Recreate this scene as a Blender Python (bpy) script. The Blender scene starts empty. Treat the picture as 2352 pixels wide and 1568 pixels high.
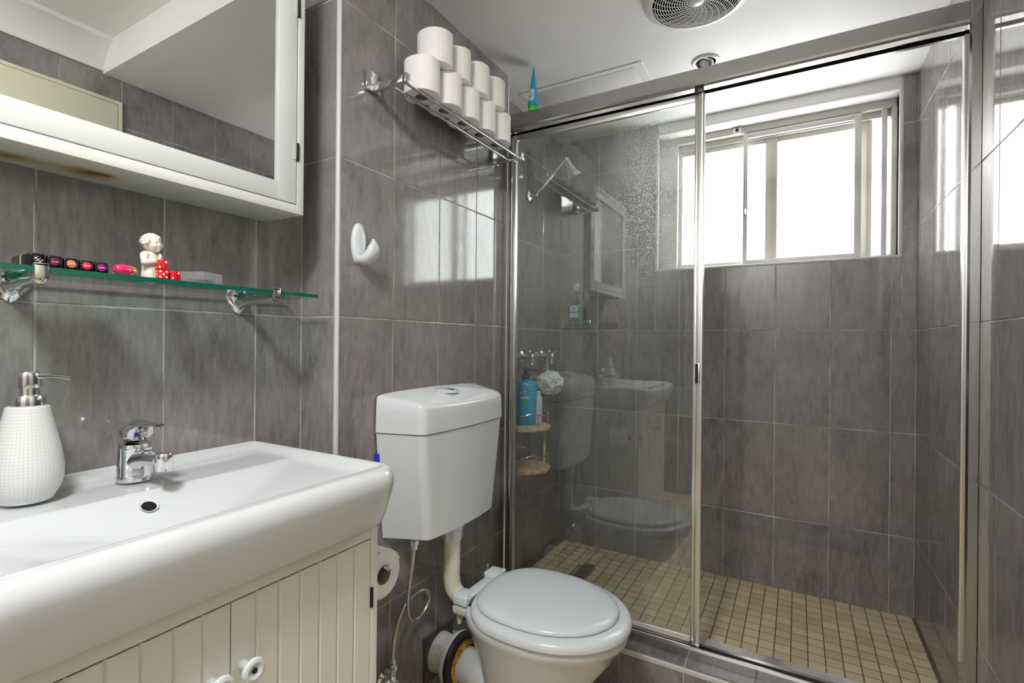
import bpy, bmesh, math, random
from mathutils import Vector, Matrix, noise
random.seed(7)
PI = math.pi
S = bpy.context.scene
COL = S.collection
def V(*a): return Vector(a)

# ------------------------------------------------------------------ camera, light, exposure
XA, XC, XS, XE, YB, YC1, YD, ZC = -1.133, -0.998, -1.092, 0.393, 0.861, 1.700, 2.423, 2.195
F_PX, YAW, PITCH, ROLL = 1145.02, 0.5207, -0.0006, 0.0095
fw = V(-math.sin(YAW)*math.cos(PITCH), math.cos(YAW)*math.cos(PITCH), math.sin(PITCH))
r0 = V(math.cos(YAW), math.sin(YAW), 0); u0 = r0.cross(fw)
rr = r0*math.cos(ROLL) + u0*math.sin(ROLL); uu = -r0*math.sin(ROLL) + u0*math.cos(ROLL)
cam = bpy.data.cameras.new('camera'); camo = bpy.data.objects.new('camera', cam); COL.objects.link(camo)
cam.sensor_width = 36; cam.lens = F_PX/2352*36; cam.clip_start = 0.02
camo.matrix_world = Matrix(((rr.x, uu.x, -fw.x, 0), (rr.y, uu.y, -fw.y, 0), (rr.z, uu.z, -fw.z, 1.15), (0, 0, 0, 1)))
S.camera = camo
W = bpy.data.worlds.new('world'); S.world = W; W.use_nodes = True
W.node_tree.nodes['Background'].inputs[0].default_value = (0.80, 0.86, 1.0, 1)
W.node_tree.nodes['Background'].inputs[1].default_value = 1.0
WINDOW_STRENGTH = 4.9
FILL_STRENGTH = 80.0  # added fill lamp behind the viewpoint
VS = S.view_settings
VS.view_transform = 'Standard'; VS.look = 'None'; VS.exposure = 0.78; VS.gamma = 1.0; VS.use_curve_mapping = False
try:
    S.cycles.use_denoising = True
    S.cycles.max_bounces = 8; S.cycles.diffuse_bounces = 4; S.cycles.glossy_bounces = 4; S.cycles.transmission_bounces = 2
    S.cycles.use_light_tree = False; S.cycles.use_adaptive_sampling = True; S.cycles.adaptive_threshold = 0.04
    S.cycles.transparent_max_bounces = 12; S.cycles.sample_clamp_indirect = 6.0
    S.cycles.caustics_reflective = False; S.cycles.caustics_refractive = False
except Exception: pass

# ------------------------------------------------------------------ materials
def srgb(r, g, b):
    f = lambda c: (c/255/12.92 if c/255 <= 0.04045 else ((c/255+0.055)/1.055)**2.4)
    return (f(r), f(g), f(b), 1)
def mat(name, col, rough=0.5, metal=0.0, spec=0.5, emit=None, es=0.0, coat=0.0, sss=0.0):
    m = bpy.data.materials.new(name); m.use_nodes = True
    b = m.node_tree.nodes['Principled BSDF']
    b.inputs['Base Color'].default_value = col; b.inputs['Roughness'].default_value = rough
    b.inputs['Metallic'].default_value = metal; b.inputs['Specular IOR Level'].default_value = spec
    b.inputs['Coat Weight'].default_value = coat; b.inputs['Coat Roughness'].default_value = 0.05
    if emit: b.inputs['Emission Color'].default_value = emit; b.inputs['Emission Strength'].default_value = es
    if sss: b.inputs['Subsurface Weight'].default_value = sss; b.inputs['Subsurface Radius'].default_value = (0.004, 0.002, 0.002)
    return m
class N:
    """small node helper"""
    def __init__(s, m): s.m = m; s.t = m.node_tree; s.b = s.t.nodes.get('Principled BSDF'); s.out = s.t.nodes['Material Output']
    def n(s, typ, **kw):
        x = s.t.nodes.new(typ)
        for k, v in kw.items():
            if hasattr(x, k): setattr(x, k, v)
            else: x.inputs[k].default_value = v
        return x
    def l(s, a, b): s.t.links.new(a, b)
    def ramp(s, fac, stops, interp='LINEAR'):
        r = s.n('ShaderNodeValToRGB'); r.color_ramp.interpolation = interp
        e = r.color_ramp.elements
        while len(e) < len(stops): e.new(0.5)
        for el, (p, c) in zip(e, stops): el.position = p; el.color = c if len(c) == 4 else (*c, 1)
        s.l(fac, r.inputs[0]); return r.outputs[0]
    def math(s, op, a, b=None, c=None):
        x = s.n('ShaderNodeMath', operation=op)
        for i, v in enumerate((a, b, c)):
            if v is None: continue
            if hasattr(v, 'is_output'): s.l(v, x.inputs[i])
            else: x.inputs[i].default_value = v
        return x.outputs[0]
    def mix(s, fac, a, b, blend='MIX'):
        x = s.n('ShaderNodeMix', data_type='RGBA', blend_type=blend)
        for i, v in ((0, fac), (6, a), (7, b)):
            if hasattr(v, 'is_output'): s.l(v, x.inputs[i])
            else: x.inputs[i].default_value = v
        return x.outputs[2]
    def coord(s, scale=(1, 1, 1), rand=0.0, rot=(0, 0, 0)):
        tc = s.n('ShaderNodeTexCoord'); v = tc.outputs['Object']
        if rand:
            oi = s.n('ShaderNodeObjectInfo'); mu = s.math('MULTIPLY', oi.outputs['Random'], rand)
            cx = s.n('ShaderNodeCombineXYZ'); s.l(mu, cx.inputs[0]); s.l(mu, cx.inputs[1]); s.l(mu, cx.inputs[2])
            a = s.n('ShaderNodeVectorMath', operation='ADD'); s.l(v, a.inputs[0]); s.l(cx.outputs[0], a.inputs[1]); v = a.outputs[0]
        mp = s.n('ShaderNodeMapping'); mp.inputs['Scale'].default_value = scale; mp.inputs['Rotation'].default_value = rot
        s.l(v, mp.inputs[0]); return mp.outputs[0]
    def noise(s, vec, scale, detail=4, rough=0.5, dist=0.0):
        x = s.n('ShaderNodeTexNoise'); x.inputs['Scale'].default_value = scale; x.inputs['Detail'].default_value = detail
        x.inputs['Roughness'].default_value = rough; x.inputs['Distortion'].default_value = dist
        s.l(vec, x.inputs['Vector']); return x.outputs['Fac']
    def bump(s, h, strength=0.1, dist=0.001):
        x = s.n('ShaderNodeBump'); x.inputs['Strength'].default_value = strength; x.inputs['Distance'].default_value = dist
        s.l(h, x.inputs['Height']); s.l(x.outputs[0], s.b.inputs['Normal'])

M = {}
def tile_material():
    m = mat('slate_tile', srgb(112, 108, 106), 0.16, spec=0.75); k = N(m)
    st = k.noise(k.coord((58, 58, 15), 37.0, (0, 0.30, 0)), 1.0, 4, 0.66, 0.5)
    st2 = k.noise(k.coord((200, 200, 52), 53.0, (0, 0.22, 0)), 1.0, 3, 0.65, 0.0)
    big = k.noise(k.coord((7, 7, 5), 19.0), 1.0, 2, 0.55)
    f = k.math('ADD', k.math('ADD', k.math('MULTIPLY', st, 0.55), k.math('MULTIPLY', st2, 0.25)), k.math('MULTIPLY', big, 0.35))
    c = k.ramp(f, [(0.36, srgb(98, 93, 91)), (0.50, srgb(124, 119, 118)), (0.62, srgb(138, 133, 133)), (0.80, srgb(154, 149, 150))])
    k.l(c, k.b.inputs['Base Color'])
    k.l(k.ramp(f, [(0.35, (0.11,)*3), (0.75, (0.05,)*3)]), k.b.inputs['Roughness'])
    return m
M['tile'] = tile_material()
M['plate'] = mat('dark_tile_plate', srgb(72, 68, 74), 0.25)
def grout():
    m = mat('grout', srgb(150, 147, 140), 0.8); k = N(m)
    k.l(k.ramp(k.noise(k.coord((9, 9, 9)), 1.0, 4), [(0.35, srgb(146, 142, 134)), (0.65, srgb(205, 203, 198))]), k.b.inputs['Base Color']); return m
M['grout'] = grout()
def mosaic():
    m = mat('beige_mosaic', srgb(190, 170, 138), 0.55); k = N(m)
    oi = k.n('ShaderNodeObjectInfo')
    base = k.ramp(oi.outputs['Random'], [(0, srgb(205, 182, 146)), (0.3, srgb(222, 203, 170)), (0.6, srgb(235, 220, 191)), (1, srgb(214, 194, 160))])
    n1 = k.noise(k.coord((70, 70, 70), 20), 1.0, 5, 0.65)
    k.l(k.mix(k.math('MULTIPLY', n1, 0.55), base, srgb(182, 160, 126)), k.b.inputs['Base Color'])
    k.bump(n1, 0.08, 0.002); return m
M['mosaic'] = mosaic()
def mosaic2():
    m = mat('beige_mosaic_joined', srgb(190, 170, 138), 0.55); k = N(m)
    w = k.noise(k.coord((23, 23, 23)), 1.0, 1)
    k.l(k.ramp(w, [(0.35, srgb(196, 176, 142)), (0.65, srgb(226, 210, 180))]), k.b.inputs['Base Color']); return m
M['mosaic2'] = mosaic2()
M['mgrout'] = mat('mosaic_grout', srgb(112, 96, 72), 0.9)
def plaster():
    m = mat('white_ceiling_paint', srgb(232, 231, 228), 0.55); k = N(m)
    n1 = k.noise(k.coord((2.2, 2.2, 2.2)), 1.0, 3)
    k.l(k.ramp(n1, [(0.3, srgb(236, 236, 233)), (0.7, srgb(243, 243, 241))]), k.b.inputs['Base Color'])
    k.bump(k.noise(k.coord((45, 45, 45)), 1.0, 3), 0.03, 0.002); return m
M['plaster'] = plaster()
M['trim'] = mat('white_pvc_trim', srgb(204, 206, 203), 0.35)
M['cream'] = mat('cream_lacquer', srgb(226, 226, 218), 0.32)
M['cabinet'] = mat('white_lacquer', srgb(208, 212, 207), 0.32)
def cabinet_stain():
    m = mat('white_lacquer_stained', srgb(222, 223, 216), 0.4); k = N(m)
    tc = k.n('ShaderNodeTexCoord'); total = None
    nz = k.noise(k.coord((60, 60, 60)), 1.0, 3)
    for (x, y, sx, sy, amp) in ((-1.074, 0.389, 26, 22, 1.0), (-1.088, 0.285, 32, 26, 0.75), (-1.066, 0.402, 70, 40, 0.9), (-1.08, 0.33, 30, 12, 0.35)):
        mp = k.n('ShaderNodeMapping'); mp.inputs['Location'].default_value = (-(x+1.0645)*sx, -(y-0.44)*sy, 0); mp.inputs['Scale'].default_value = (sx, sy, 0)
        k.l(tc.outputs['Object'], mp.inputs[0])
        g = k.n('ShaderNodeTexGradient', gradient_type='SPHERICAL'); k.l(mp.outputs[0], g.inputs[0])
        v = k.math('MULTIPLY', g.outputs['Fac'], amp); total = v if total is None else k.math('ADD', total, v)
    f = k.math('MULTIPLY', total, k.math('ADD', nz, 0.35))
    k.l(k.ramp(f, [(0.02, srgb(222, 223, 216)), (0.22, srgb(205, 193, 165)), (0.5, srgb(196, 160, 96)), (0.85, srgb(120, 84, 40))]), k.b.inputs['Base Color']); return m
M['stain'] = cabinet_stain()
M['mirror'] = mat('mirror_silver', (0.86, 0.88, 0.86, 1), 0.0, 1.0)
M['chrome'] = mat('chrome', (0.78, 0.78, 0.80, 1), 0.07, 1.0)
M['alu'] = mat('bright_anodised_aluminium', (0.62, 0.62, 0.61, 1), 0.17, 1.0)
M['alu2'] = mat('satin_aluminium', (0.74, 0.74, 0.72, 1), 0.3, 1.0)
M['winframe'] = mat('beige_window_aluminium', srgb(196, 194, 184), 0.4)
M['winframe2'] = mat('white_window_aluminium', srgb(205, 204, 203), 0.35)
M['ceramic'] = mat('white_ceramic', srgb(207, 211, 213), 0.10, coat=0.3)
M['soap'] = mat('white_matt_ceramic', srgb(228, 229, 224), 0.45)
M['plastic'] = mat('white_plastic', srgb(214, 219, 222), 0.22)
M['seat'] = mat('white_seat_plastic', srgb(212, 217, 223), 0.18)
M['oldplastic'] = mat('yellowed_white_plastic', srgb(222, 220, 200), 0.3)
M['black'] = mat('black_plastic', srgb(18, 18, 18), 0.4)
M['rubber'] = mat('black_rubber', srgb(16, 15, 13), 0.55)
def collar_mat():
    m = mat('rust_stained_rubber', srgb(14, 13, 11), 0.5); k = N(m)
    nz = k.noise(k.coord((55, 55, 55)), 1.0, 5, 0.7)
    k.l(k.ramp(nz, [(0.40, srgb(110, 62, 12)), (0.5, srgb(176, 118, 30)), (0.62, srgb(200, 160, 80))]), k.b.inputs['Base Color']); return m
M['rust'] = collar_mat()
def dirty_white():
    m = mat('scuffed_white_pipe', srgb(214, 216, 208), 0.5); k = N(m)
    nz = k.noise(k.coord((30, 60, 60)), 1.0, 6, 0.72)
    k.l(k.ramp(nz, [(0.33, srgb(118, 110, 92)), (0.42, srgb(196, 195, 184)), (0.6, srgb(218, 220, 214))]), k.b.inputs['Base Color']); return m
M['pipe'] = dirty_white()
def paper():
    m = mat('toilet_paper', srgb(242, 240, 238), 0.95, spec=0.1); k = N(m)
    vo = k.n('ShaderNodeTexVoronoi'); vo.inputs['Scale'].default_value = 90; k.l(k.coord(), vo.inputs['Vector'])
    nz = k.noise(k.coord((60, 60, 25), 9), 1.0, 4)
    k.bump(k.math('ADD', vo.outputs['Distance'], nz), 0.35, 0.002); return m
M['paper'] = paper()
M['core'] = mat('cardboard_core', srgb(150, 140, 126), 0.9)
def braid():
    m = mat('braided_steel', (0.55, 0.54, 0.52, 1), 0.3, 0.9); k = N(m)
    w = k.n('ShaderNodeTexWave'); w.inputs['Scale'].default_value = 160; w.bands_direction = 'DIAGONAL'; k.l(k.coord(), w.inputs['Vector'])
    k.l(k.ramp(w.outputs['Fac'], [(0.2, (0.25, 0.24, 0.22)), (0.7, (0.75, 0.74, 0.72))]), k.b.inputs['Base Color']); return m
M['braid'] = braid()
def wood():
    m = mat('pale_wood', srgb(196, 158, 118), 0.6); k = N(m)
    nz = k.noise(k.coord((18, 90, 60)), 1.0, 5, 0.6, 0.5)
    k.l(k.ramp(nz, [(0.3, srgb(150, 118, 90)), (0.5, srgb(200, 170, 138)), (0.75, srgb(222, 198, 168))]), k.b.inputs['Base Color']); return m
M['wood'] = wood()
def thin_glass(name, tint, fres=1.45, haze=None, rough=0.0, hazecol=(0.75, 0.78, 0.76, 1)):
    m = bpy.data.materials.new(name); m.use_nodes = True; t = m.node_tree; t.nodes.remove(t.nodes['Principled BSDF']); k = N(m)
    tr = k.n('ShaderNodeBsdfTransparent'); tr.inputs[0].default_value = tint
    gl = k.n('ShaderNodeBsdfGlossy'); gl.inputs[0].default_value = (1, 1, 1, 1); gl.inputs['Roughness'].default_value = rough
    ge = k.n('ShaderNodeNewGeometry'); dt = k.n('ShaderNodeVectorMath', operation='DOT_PRODUCT'); k.l(ge.outputs['Incoming'], dt.inputs[0]); k.l(ge.outputs['Normal'], dt.inputs[1])
    c = k.math('ABSOLUTE', dt.outputs['Value']); f0 = ((fres-1)/(fres+1))**2
    fr = k.math('ADD', k.math('MULTIPLY', k.math('POWER', k.math('SUBTRACT', 1.0, c), 5.0), 1-f0), f0)
    mx = k.n('ShaderNodeMixShader'); k.l(fr, mx.inputs[0]); k.l(tr.outputs[0], mx.inputs[1]); k.l(gl.outputs[0], mx.inputs[2])
    last = mx.outputs[0]
    if haze is not None:
        df = k.n('ShaderNodeBsdfDiffuse'); df.inputs[0].default_value = hazecol
        tl = k.n('ShaderNodeBsdfTranslucent'); tl.inputs[0].default_value = hazecol
        m2 = k.n('ShaderNodeMixShader'); m2.inputs[0].default_value = 0.5; k.l(df.outputs[0], m2.inputs[1]); k.l(tl.outputs[0], m2.inputs[2])
        m3 = k.n('ShaderNodeMixShader'); k.l(haze(k), m3.inputs[0]); k.l(last, m3.inputs[1]); k.l(m2.outputs[0], m3.inputs[2]); last = m3.outputs[0]
    k.l(last, k.out.inputs[0]); return m
def shower_haze(k):
    # water spots and soap scum: specks everywhere, denser towards the closing stile at head height
    tc = k.n('ShaderNodeTexCoord')
    vo = k.n('ShaderNodeTexVoronoi'); vo.inputs['Scale'].default_value = 95; k.l(tc.outputs['Object'], vo.inputs['Vector'])
    big = k.noise(tc.outputs['Object'], 6.0, 1)
    sp = k.math('MULTIPLY', k.ramp(vo.outputs['Distance'], [(0.0, (1,)*3), (0.16, (0,)*3)]), k.ramp(big, [(0.45, (0,)*3), (0.7, (0.55,)*3)]))
    mp = k.n('ShaderNodeMapping'); mp.inputs['Location'].default_value = (-0.16*5.6, 0, -1.47*2.4); mp.inputs['Scale'].default_value = (5.6, 0, 2.4)
    k.l(tc.outputs['Object'], mp.inputs[0]); g = k.n('ShaderNodeTexGradient', gradient_type='SPHERICAL'); k.l(mp.outputs[0], g.inputs[0])
    spk = k.noise(tc.outputs['Object'], 260.0, 3, 0.85)
    patch = k.math('MULTIPLY', g.outputs['Fac'], k.ramp(spk, [(0.46, (0,)*3), (0.64, (0.9,)*3)]))
    st = k.noise(k.coord((70, 1, 1.2)), 1.0, 1)
    base = k.math('MULTIPLY', st, 0.075)
    f = k.math('ADD', k.math('ADD', k.math('ADD', base, sp), patch), k.math('MULTIPLY', g.outputs['Fac'], 0.10))
    return k.math('MINIMUM', f, 0.85)
M['sglass'] = thin_glass('shower_glass', (0.94, 0.965, 0.95, 1), 1.88, shower_haze)
M['sglass_clean'] = thin_glass('shower_glass_inner_face', (0.94, 0.965, 0.95, 1), 1.88)
M['shelfglass'] = thin_glass('shelf_glass', (0.80, 0.93, 0.88, 1), 1.45)
M['glassedge'] = mat('green_glass_edge', srgb(8, 88, 72), 0.08)
M['clear'] = thin_glass('clear_plastic', (0.97, 0.97, 0.985, 1), 1.6, lambda k: k.math('MULTIPLY', 0.13, 1.0), hazecol=(0.9, 0.9, 0.95, 1))
def pane():
    m = bpy.data.materials.new('frosted_daylit_glass'); m.use_nodes = True; k = N(m)
    k.b.inputs['Base Color'].default_value = (0.8, 0.8, 0.8, 1); k.b.inputs['Roughness'].default_value = 0.35
    k.b.inputs['Emission Color'].default_value = (0.97, 0.985, 1.0, 1)
    k.b.inputs['Emission Strength'].default_value = WINDOW_STRENGTH; return m
M['pane'] = pane()
M['dark'] = mat('dark_void', srgb(22, 22, 22), 0.8)
M['whitepaint'] = mat('white_metal_paint', srgb(236, 236, 234), 0.35)
M['fillglass'] = mat('fill_light_diffuser', (1, 1, 1, 1), 0.4, emit=(1.0, 0.985, 0.97, 1), es=FILL_STRENGTH)  # glow of the added fill lamp
M['doorpaint'] = mat('cream_door_paint', srgb(222, 219, 196), 0.4)

# ------------------------------------------------------------------ geometry helpers (all in world coordinates)
BASE = {}
def link(o): COL.objects.link(o); return o
def finish(bm, me, smooth=True, ang=35):
    bmesh.ops.recalc_face_normals(bm, faces=bm.faces[:])
    bm.to_mesh(me); bm.free()
    if smooth:
        for p in me.polygons: p.use_smooth = True
        me.set_sharp_from_angle(angle=math.radians(ang))
def tag(o, label, cat, group=None, kind=None):
    o['label'] = label
    if cat: o['category'] = cat
    if group: o['group'] = group
    if kind: o['kind'] = kind
    return o
def mats_of(m): return m if isinstance(m, (list, tuple)) else [m]
def thing(name, base, label, cat, group=None):
    o = link(bpy.data.objects.new(name, None)); o.empty_display_size = 0.05; o.location = base
    BASE[o] = Vector(base); return tag(o, label, cat, group)
def part(name, bm, m, parent, smooth=True, ang=35, label=None, kind=None):
    me = bpy.data.meshes.new(name)
    b = BASE[parent]; bmesh.ops.translate(bm, vec=-b, verts=bm.verts[:])
    finish(bm, me, smooth, ang)
    for x in mats_of(m): me.materials.append(M[x] if isinstance(x, str) else x)
    o = link(bpy.data.objects.new(name, me)); o.parent = parent; BASE[o] = b
    if label: o['label'] = label
    if kind: o['kind'] = kind
    return o
def solo(name, bm, m, label, cat, group=None, kind=None, base=None, smooth=True, ang=35):
    me = bpy.data.meshes.new(name)
    if base is None:
        xs = [v.co for v in bm.verts]
        base = V(sum(v.x for v in xs)/len(xs), sum(v.y for v in xs)/len(xs), min(v.z for v in xs))
    base = Vector(base); bmesh.ops.translate(bm, vec=-base, verts=bm.verts[:])
    finish(bm, me, smooth, ang)
    for x in mats_of(m): me.materials.append(M[x] if isinstance(x, str) else x)
    o = link(bpy.data.objects.new(name, me)); o.location = base; BASE[o] = base
    return tag(o, label, cat, group, kind)
def struct(name, bm, m, label, cat='wall', smooth=False):
    return solo(name, bm, m, label, cat, kind='structure', base=(0, 0, 0), smooth=smooth)
def nb(): return bmesh.new()
def box(bm, x0, x1, y0, y1, z0, z1, bev=0.0, seg=2, mi=0, mtx=None):
    vs = [bm.verts.new((x, y, z)) for x in (x0, x1) for y in (y0, y1) for z in (z0, z1)]
    idx = ((0, 1, 3, 2), (4, 6, 7, 5), (0, 4, 5, 1), (2, 3, 7, 6), (0, 2, 6, 4), (1, 5, 7, 3))
    fs = [bm.faces.new([vs[i] for i in f]) for f in idx]
    for f in fs: f.material_index = mi
    geo = vs
    if bev:
        es = list({e for f in fs for e in f.edges})
        r = bmesh.ops.bevel(bm, geom=es, offset=bev, segments=seg, profile=0.5, affect='EDGES', clamp_overlap=True)
        geo = list({v for f in r['faces'] for v in f.verts} | {v for v in vs if v.is_valid})
        for f in r['faces']: f.material_index = mi
    if mtx is not None: bmesh.ops.transform(bm, matrix=mtx, verts=[v for v in geo if v.is_valid])
    return bm
def bx(*a, **k): return box(nb(), *a, **k)
def ringloft(bm, rings, cap0=True, cap1=True, closed=False, mi=0):
    vr = [[bm.verts.new(p) for p in r] for r in rings]
    n = len(vr[0]); L = len(vr)
    for i in range(L if closed else L-1):
        a, b = vr[i], vr[(i+1) % L]
        for j in range(n):
            f = bm.faces.new((a[j], a[(j+1) % n], b[(j+1) % n], b[j])); f.material_index = mi
    if not closed:
        if cap0: bm.faces.new(vr[0][::-1]).material_index = mi
        if cap1: bm.faces.new(vr[-1]).material_index = mi
    return bm
def frame_of(d):
    d = Vector(d).normalized(); up = V(0, 0, 1) if abs(d.z) < 0.95 else V(1, 0, 0)
    a = d.cross(up).normalized(); return a, a.cross(d).normalized() * -1 if False else d.cross(a).normalized()
def lathe(bm, prof, o=(0, 0, 0), d=(0, 0, 1), n=32, cap=True, mi=0):
    """prof: list of (radius, distance along d)"""
    d = Vector(d).normalized(); a, b = frame_of(d); o = Vector(o)
    rings = [[o + d*h + (a*math.cos(2*PI*i/n) + b*math.sin(2*PI*i/n))*max(r, 1e-5) for i in range(n)] for r, h in prof]
    return ringloft(bm, rings, cap, cap, mi=mi)
def smooth_path(pts, sub=8, closed=False):
    P = [Vector(p) for p in pts]; out = []; n = len(P)
    rng = range(n) if closed else range(n-1)
    for i in rng:
        p1, p2 = P[i], P[(i+1) % n]
        p0 = P[(i-1) % n] if closed or i > 0 else p1*2-p2
        p3 = P[(i+2) % n] if closed or i < n-2 else p2*2-p1
        for k in range(sub):
            t = k/sub
            out.append(0.5*((2*p1) + (-p0+p2)*t + (2*p0-5*p1+4*p2-p3)*t*t + (-p0+3*p1-3*p2+p3)*t**3))
    if not closed: out.append(P[-1])
    return out
def tube(bm, pts, r, n=12, sub=0, closed=False, mi=0, flat=None):
    P = smooth_path(pts, sub, closed) if sub else [Vector(p) for p in pts]
    L = len(P); rings = []
    T = []
    for i in range(L):
        a = P[(i-1) % L] if closed or i > 0 else P[i]; b = P[(i+1) % L] if closed or i < L-1 else P[i]
        T.append((b-a).normalized())
    nrm = frame_of(T[0])[0]
    for i in range(L):
        nrm = (nrm - T[i]*nrm.dot(T[i])).normalized(); bn = T[i].cross(nrm)
        rad = r(i/(L-1)) if callable(r) else r
        fx, fy = flat if flat else (1, 1)
        rings.append([P[i] + (nrm*math.cos(2*PI*j/n)*fx + bn*math.sin(2*PI*j/n)*fy)*rad for j in range(n)])
    return ringloft(bm, rings, closed=closed, mi=mi)
def ball(bm, c, r, sub=2, mtx=None, mi=0):
    m = Matrix.Translation(Vector(c)) @ (mtx if mtx is not None else Matrix.Identity(4)) @ Matrix.Diagonal((*(r if isinstance(r, (tuple, list)) else (r,)*3), 1))
    g = bmesh.ops.create_icosphere(bm, subdivisions=sub, radius=1, matrix=m)
    for v in g['verts']:
        for f in v.link_faces: f.material_index = mi
    return bm
def prism(bm, poly, z0, z1, ax='z', mi=0):
    def p(u, v, w): return {'z': (u, v, w), 'y': (u, w, v), 'x': (w, u, v)}[ax]
    return ringloft(bm, [[p(u, v, z0) for u, v in poly], [p(u, v, z1) for u, v in poly]], mi=mi)
def rrect(x0, x1, y0, y1, r, n=6):
    """rounded rectangle outline, r = one radius or 4 radii (x1y1, x0y1, x0y0, x1y0)"""
    R4 = r if isinstance(r, (tuple, list)) else (r,)*4; out = []
    for (cx, cy, a0, rad) in ((x1, y1, 0, R4[0]), (x0, y1, 90, R4[1]), (x0, y0, 180, R4[2]), (x1, y0, 270, R4[3])):
        ox = cx - rad if a0 in (0, 270) else cx + rad; oy = cy - rad if a0 in (0, 90) else cy + rad
        for i in range(n+1):
            a = math.radians(a0 + 90*i/n); out.append((ox + rad*math.cos(a), oy + rad*math.sin(a)))
    return out
def grow(bm_list): pass

# ------------------------------------------------------------------ room shell: walls with real tiles
ROWS = [0.008, 0.408, 0.808, 1.208, 1.608, 2.008]
GAP, TT, REC = 0.0034, 0.007, 0.0013
TM = {}
def tile_mesh(w, h):
    k = (round(w, 3), round(h, 3))
    if k not in TM:
        bm = bx(-w/2+GAP/2, w/2-GAP/2, 0, TT, -h/2+GAP/2, h/2-GAP/2)
        es = [e for e in bm.edges if all(abs(v.co.y) < 1e-6 for v in e.verts)]
        bmesh.ops.bevel(bm, geom=es, offset=0.0012, segments=2, profile=0.5, affect='EDGES', clamp_overlap=True)
        me = bpy.data.meshes.new('tile'); finish(bm, me, False); me.materials.append(M['tile']); TM[k] = me
    return TM[k]
def put_tile(parent, cx, cy, cz, rz, w, h):
    o = link(bpy.data.objects.new('tile', tile_mesh(w, h))); o.parent = parent
    j = lambda: random.uniform(-0.0003, 0.0003)
    o.location = (cx+(j() if abs(math.cos(rz)) < 0.5 else 0), cy+(j() if abs(math.cos(rz)) > 0.5 else 0), cz); o.rotation_euler = (random.uniform(-0.0006, 0.0006), random.uniform(-0.0004, 0.0004), rz+random.uniform(-0.0008, 0.0008)); return o
def tile_wall(parent, axis, plane, rz, us, vs, hole=None):
    """axis: coordinate that is constant ('x' or 'y'); us = boundaries along the wall, vs = boundaries in z"""
    for a, b in zip(us[:-1], us[1:]):
        for c, d in zip(vs[:-1], vs[1:]):
            cells = [(a, b, c, d)]
            if hole:
                h0, h1, g0, g1 = hole
                if a < h1 and b > h0 and c < g1 and d > g0:
                    cells = []
                    if a < h0: cells.append((a, h0, c, d))
                    if b > h1: cells.append((h1, b, c, d))
                    if c < g0: cells.append((max(a, h0), min(b, h1), c, g0))
            for (p, q, e, f) in cells:
                if q-p < 0.012 or f-e < 0.012: continue
                u, z = (p+q)/2, (e+f)/2
                if axis == 'x': put_tile(parent, plane, u, z, rz, q-p, f-e)
                else: put_tile(parent, u, plane, z, rz, q-p, f-e)
ZR = ROWS + [ZC]
ZRH = ROWS + [2.204, 2.32]
YR = -0.55        # unseen rear wall, set close to bounce lamp light
# wall A, behind the vanity
w = struct('wall_left', bx(XA-0.12, XA-REC, YR-0.1, YB+0.05, 0, 2.40), 'grout', 'grey slate-look tiled wall behind the vanity basin')
tile_wall(w, 'x', XA, PI/2, [YR, -0.466, -0.266, -0.066, 0.134, 0.334, 0.534, 0.734, YB], ROWS + [2.32])
# wall C, a block that stands 13.5 cm proud; its narrow return (B) faces the camera
w = struct('wall_left_projecting', bx(XA-0.12, XC-REC, YB+REC, YC1-REC, 0, 2.40), 'grout', 'grey tiled projecting wall behind the toilet cistern')
tile_wall(w, 'x', XC, PI/2, [YB+0.006, 1.060, 1.267, 1.477, YC1], ZR)
tile_wall(w, 'y', YB, 0, [XA, XC-0.008], ZR)
tile_wall(w, 'y', YC1, PI, [XS, XC], ZR)
w = struct('wall_left_shower', bx(XA-0.12, XS-REC, YC1-0.005, YD+0.1, 0, 2.40), 'grout', 'grey tiled shower wall that carries the taps and shower rose')
tile_wall(w, 'x', XS, PI/2, [YC1, 1.822, 2.020, 2.205, YD], ZR)
# wall D with the window opening
HX0, HX1, HZ0, HZ1 = -0.597, 0.345, 1.497, 2.143
bm = nb(); yb, ye = YD+REC, YD+0.16
box(bm, XS-0.1, HX0, yb, ye, 0, 2.4); box(bm, HX1, XE+0.1, yb, ye, 0, 2.4); box(bm, HX0, HX1, yb, ye, 0, HZ0-0.006)
w = struct('wall_back', bm, 'grout', 'grey tiled back wall of the shower below and beside the window')
tile_wall(w, 'y', YD, 0, [XS, -0.885, -0.685, -0.485, -0.285, -0.085, 0.115, 0.315, XE], ZR, (HX0, HX1, HZ0, 3.0))
o = tile_wall(w, 'x', HX1, -PI/2, [YD+0.008, YD+0.10], [HZ0, 1.608, 2.008, HZ1])
w2 = struct('wall_back_lintel', bx(HX0, HX1, YD, ye, HZ1, 2.4, bev=0.012, seg=3), 'plaster', 'white plastered lintel between ceiling and shower window', smooth=True)
# wall E
w = struct('wall_right', bx(XE+REC, XE+0.12, YR-0.1, YD+0.1, 0, 2.40), 'grout', 'glossy grey tiled wall on the right of the shower')
tile_wall(w, 'x', XE, -PI/2, [0.968, 1.160, 1.345, 1.528, 1.748, 1.963, 2.177, 2.385, YD], ZR)
tile_wall(w, 'x', XE, -PI/2, [0.168, 0.368, 0.568, 0.768, 0.968], [2.104, 2.204])
tile_wall(w, 'x', XE, -PI/2, [YR, -0.432, -0.232, -0.032, 0.168], ROWS + [2.204])
w = struct('wall_rear', bx(XA-0.1, XE+0.1, YR-0.1, YR-REC, 0, 2.40), 'plaster', 'unseen wall behind the viewpoint, half tiled, half made white to bounce light')  # white paint chosen as a reflector for the fill lamp
tile_wall(w, 'y', YR, PI, [XA, -0.933, -0.733, -0.60], ROWS + [2.32])
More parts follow.
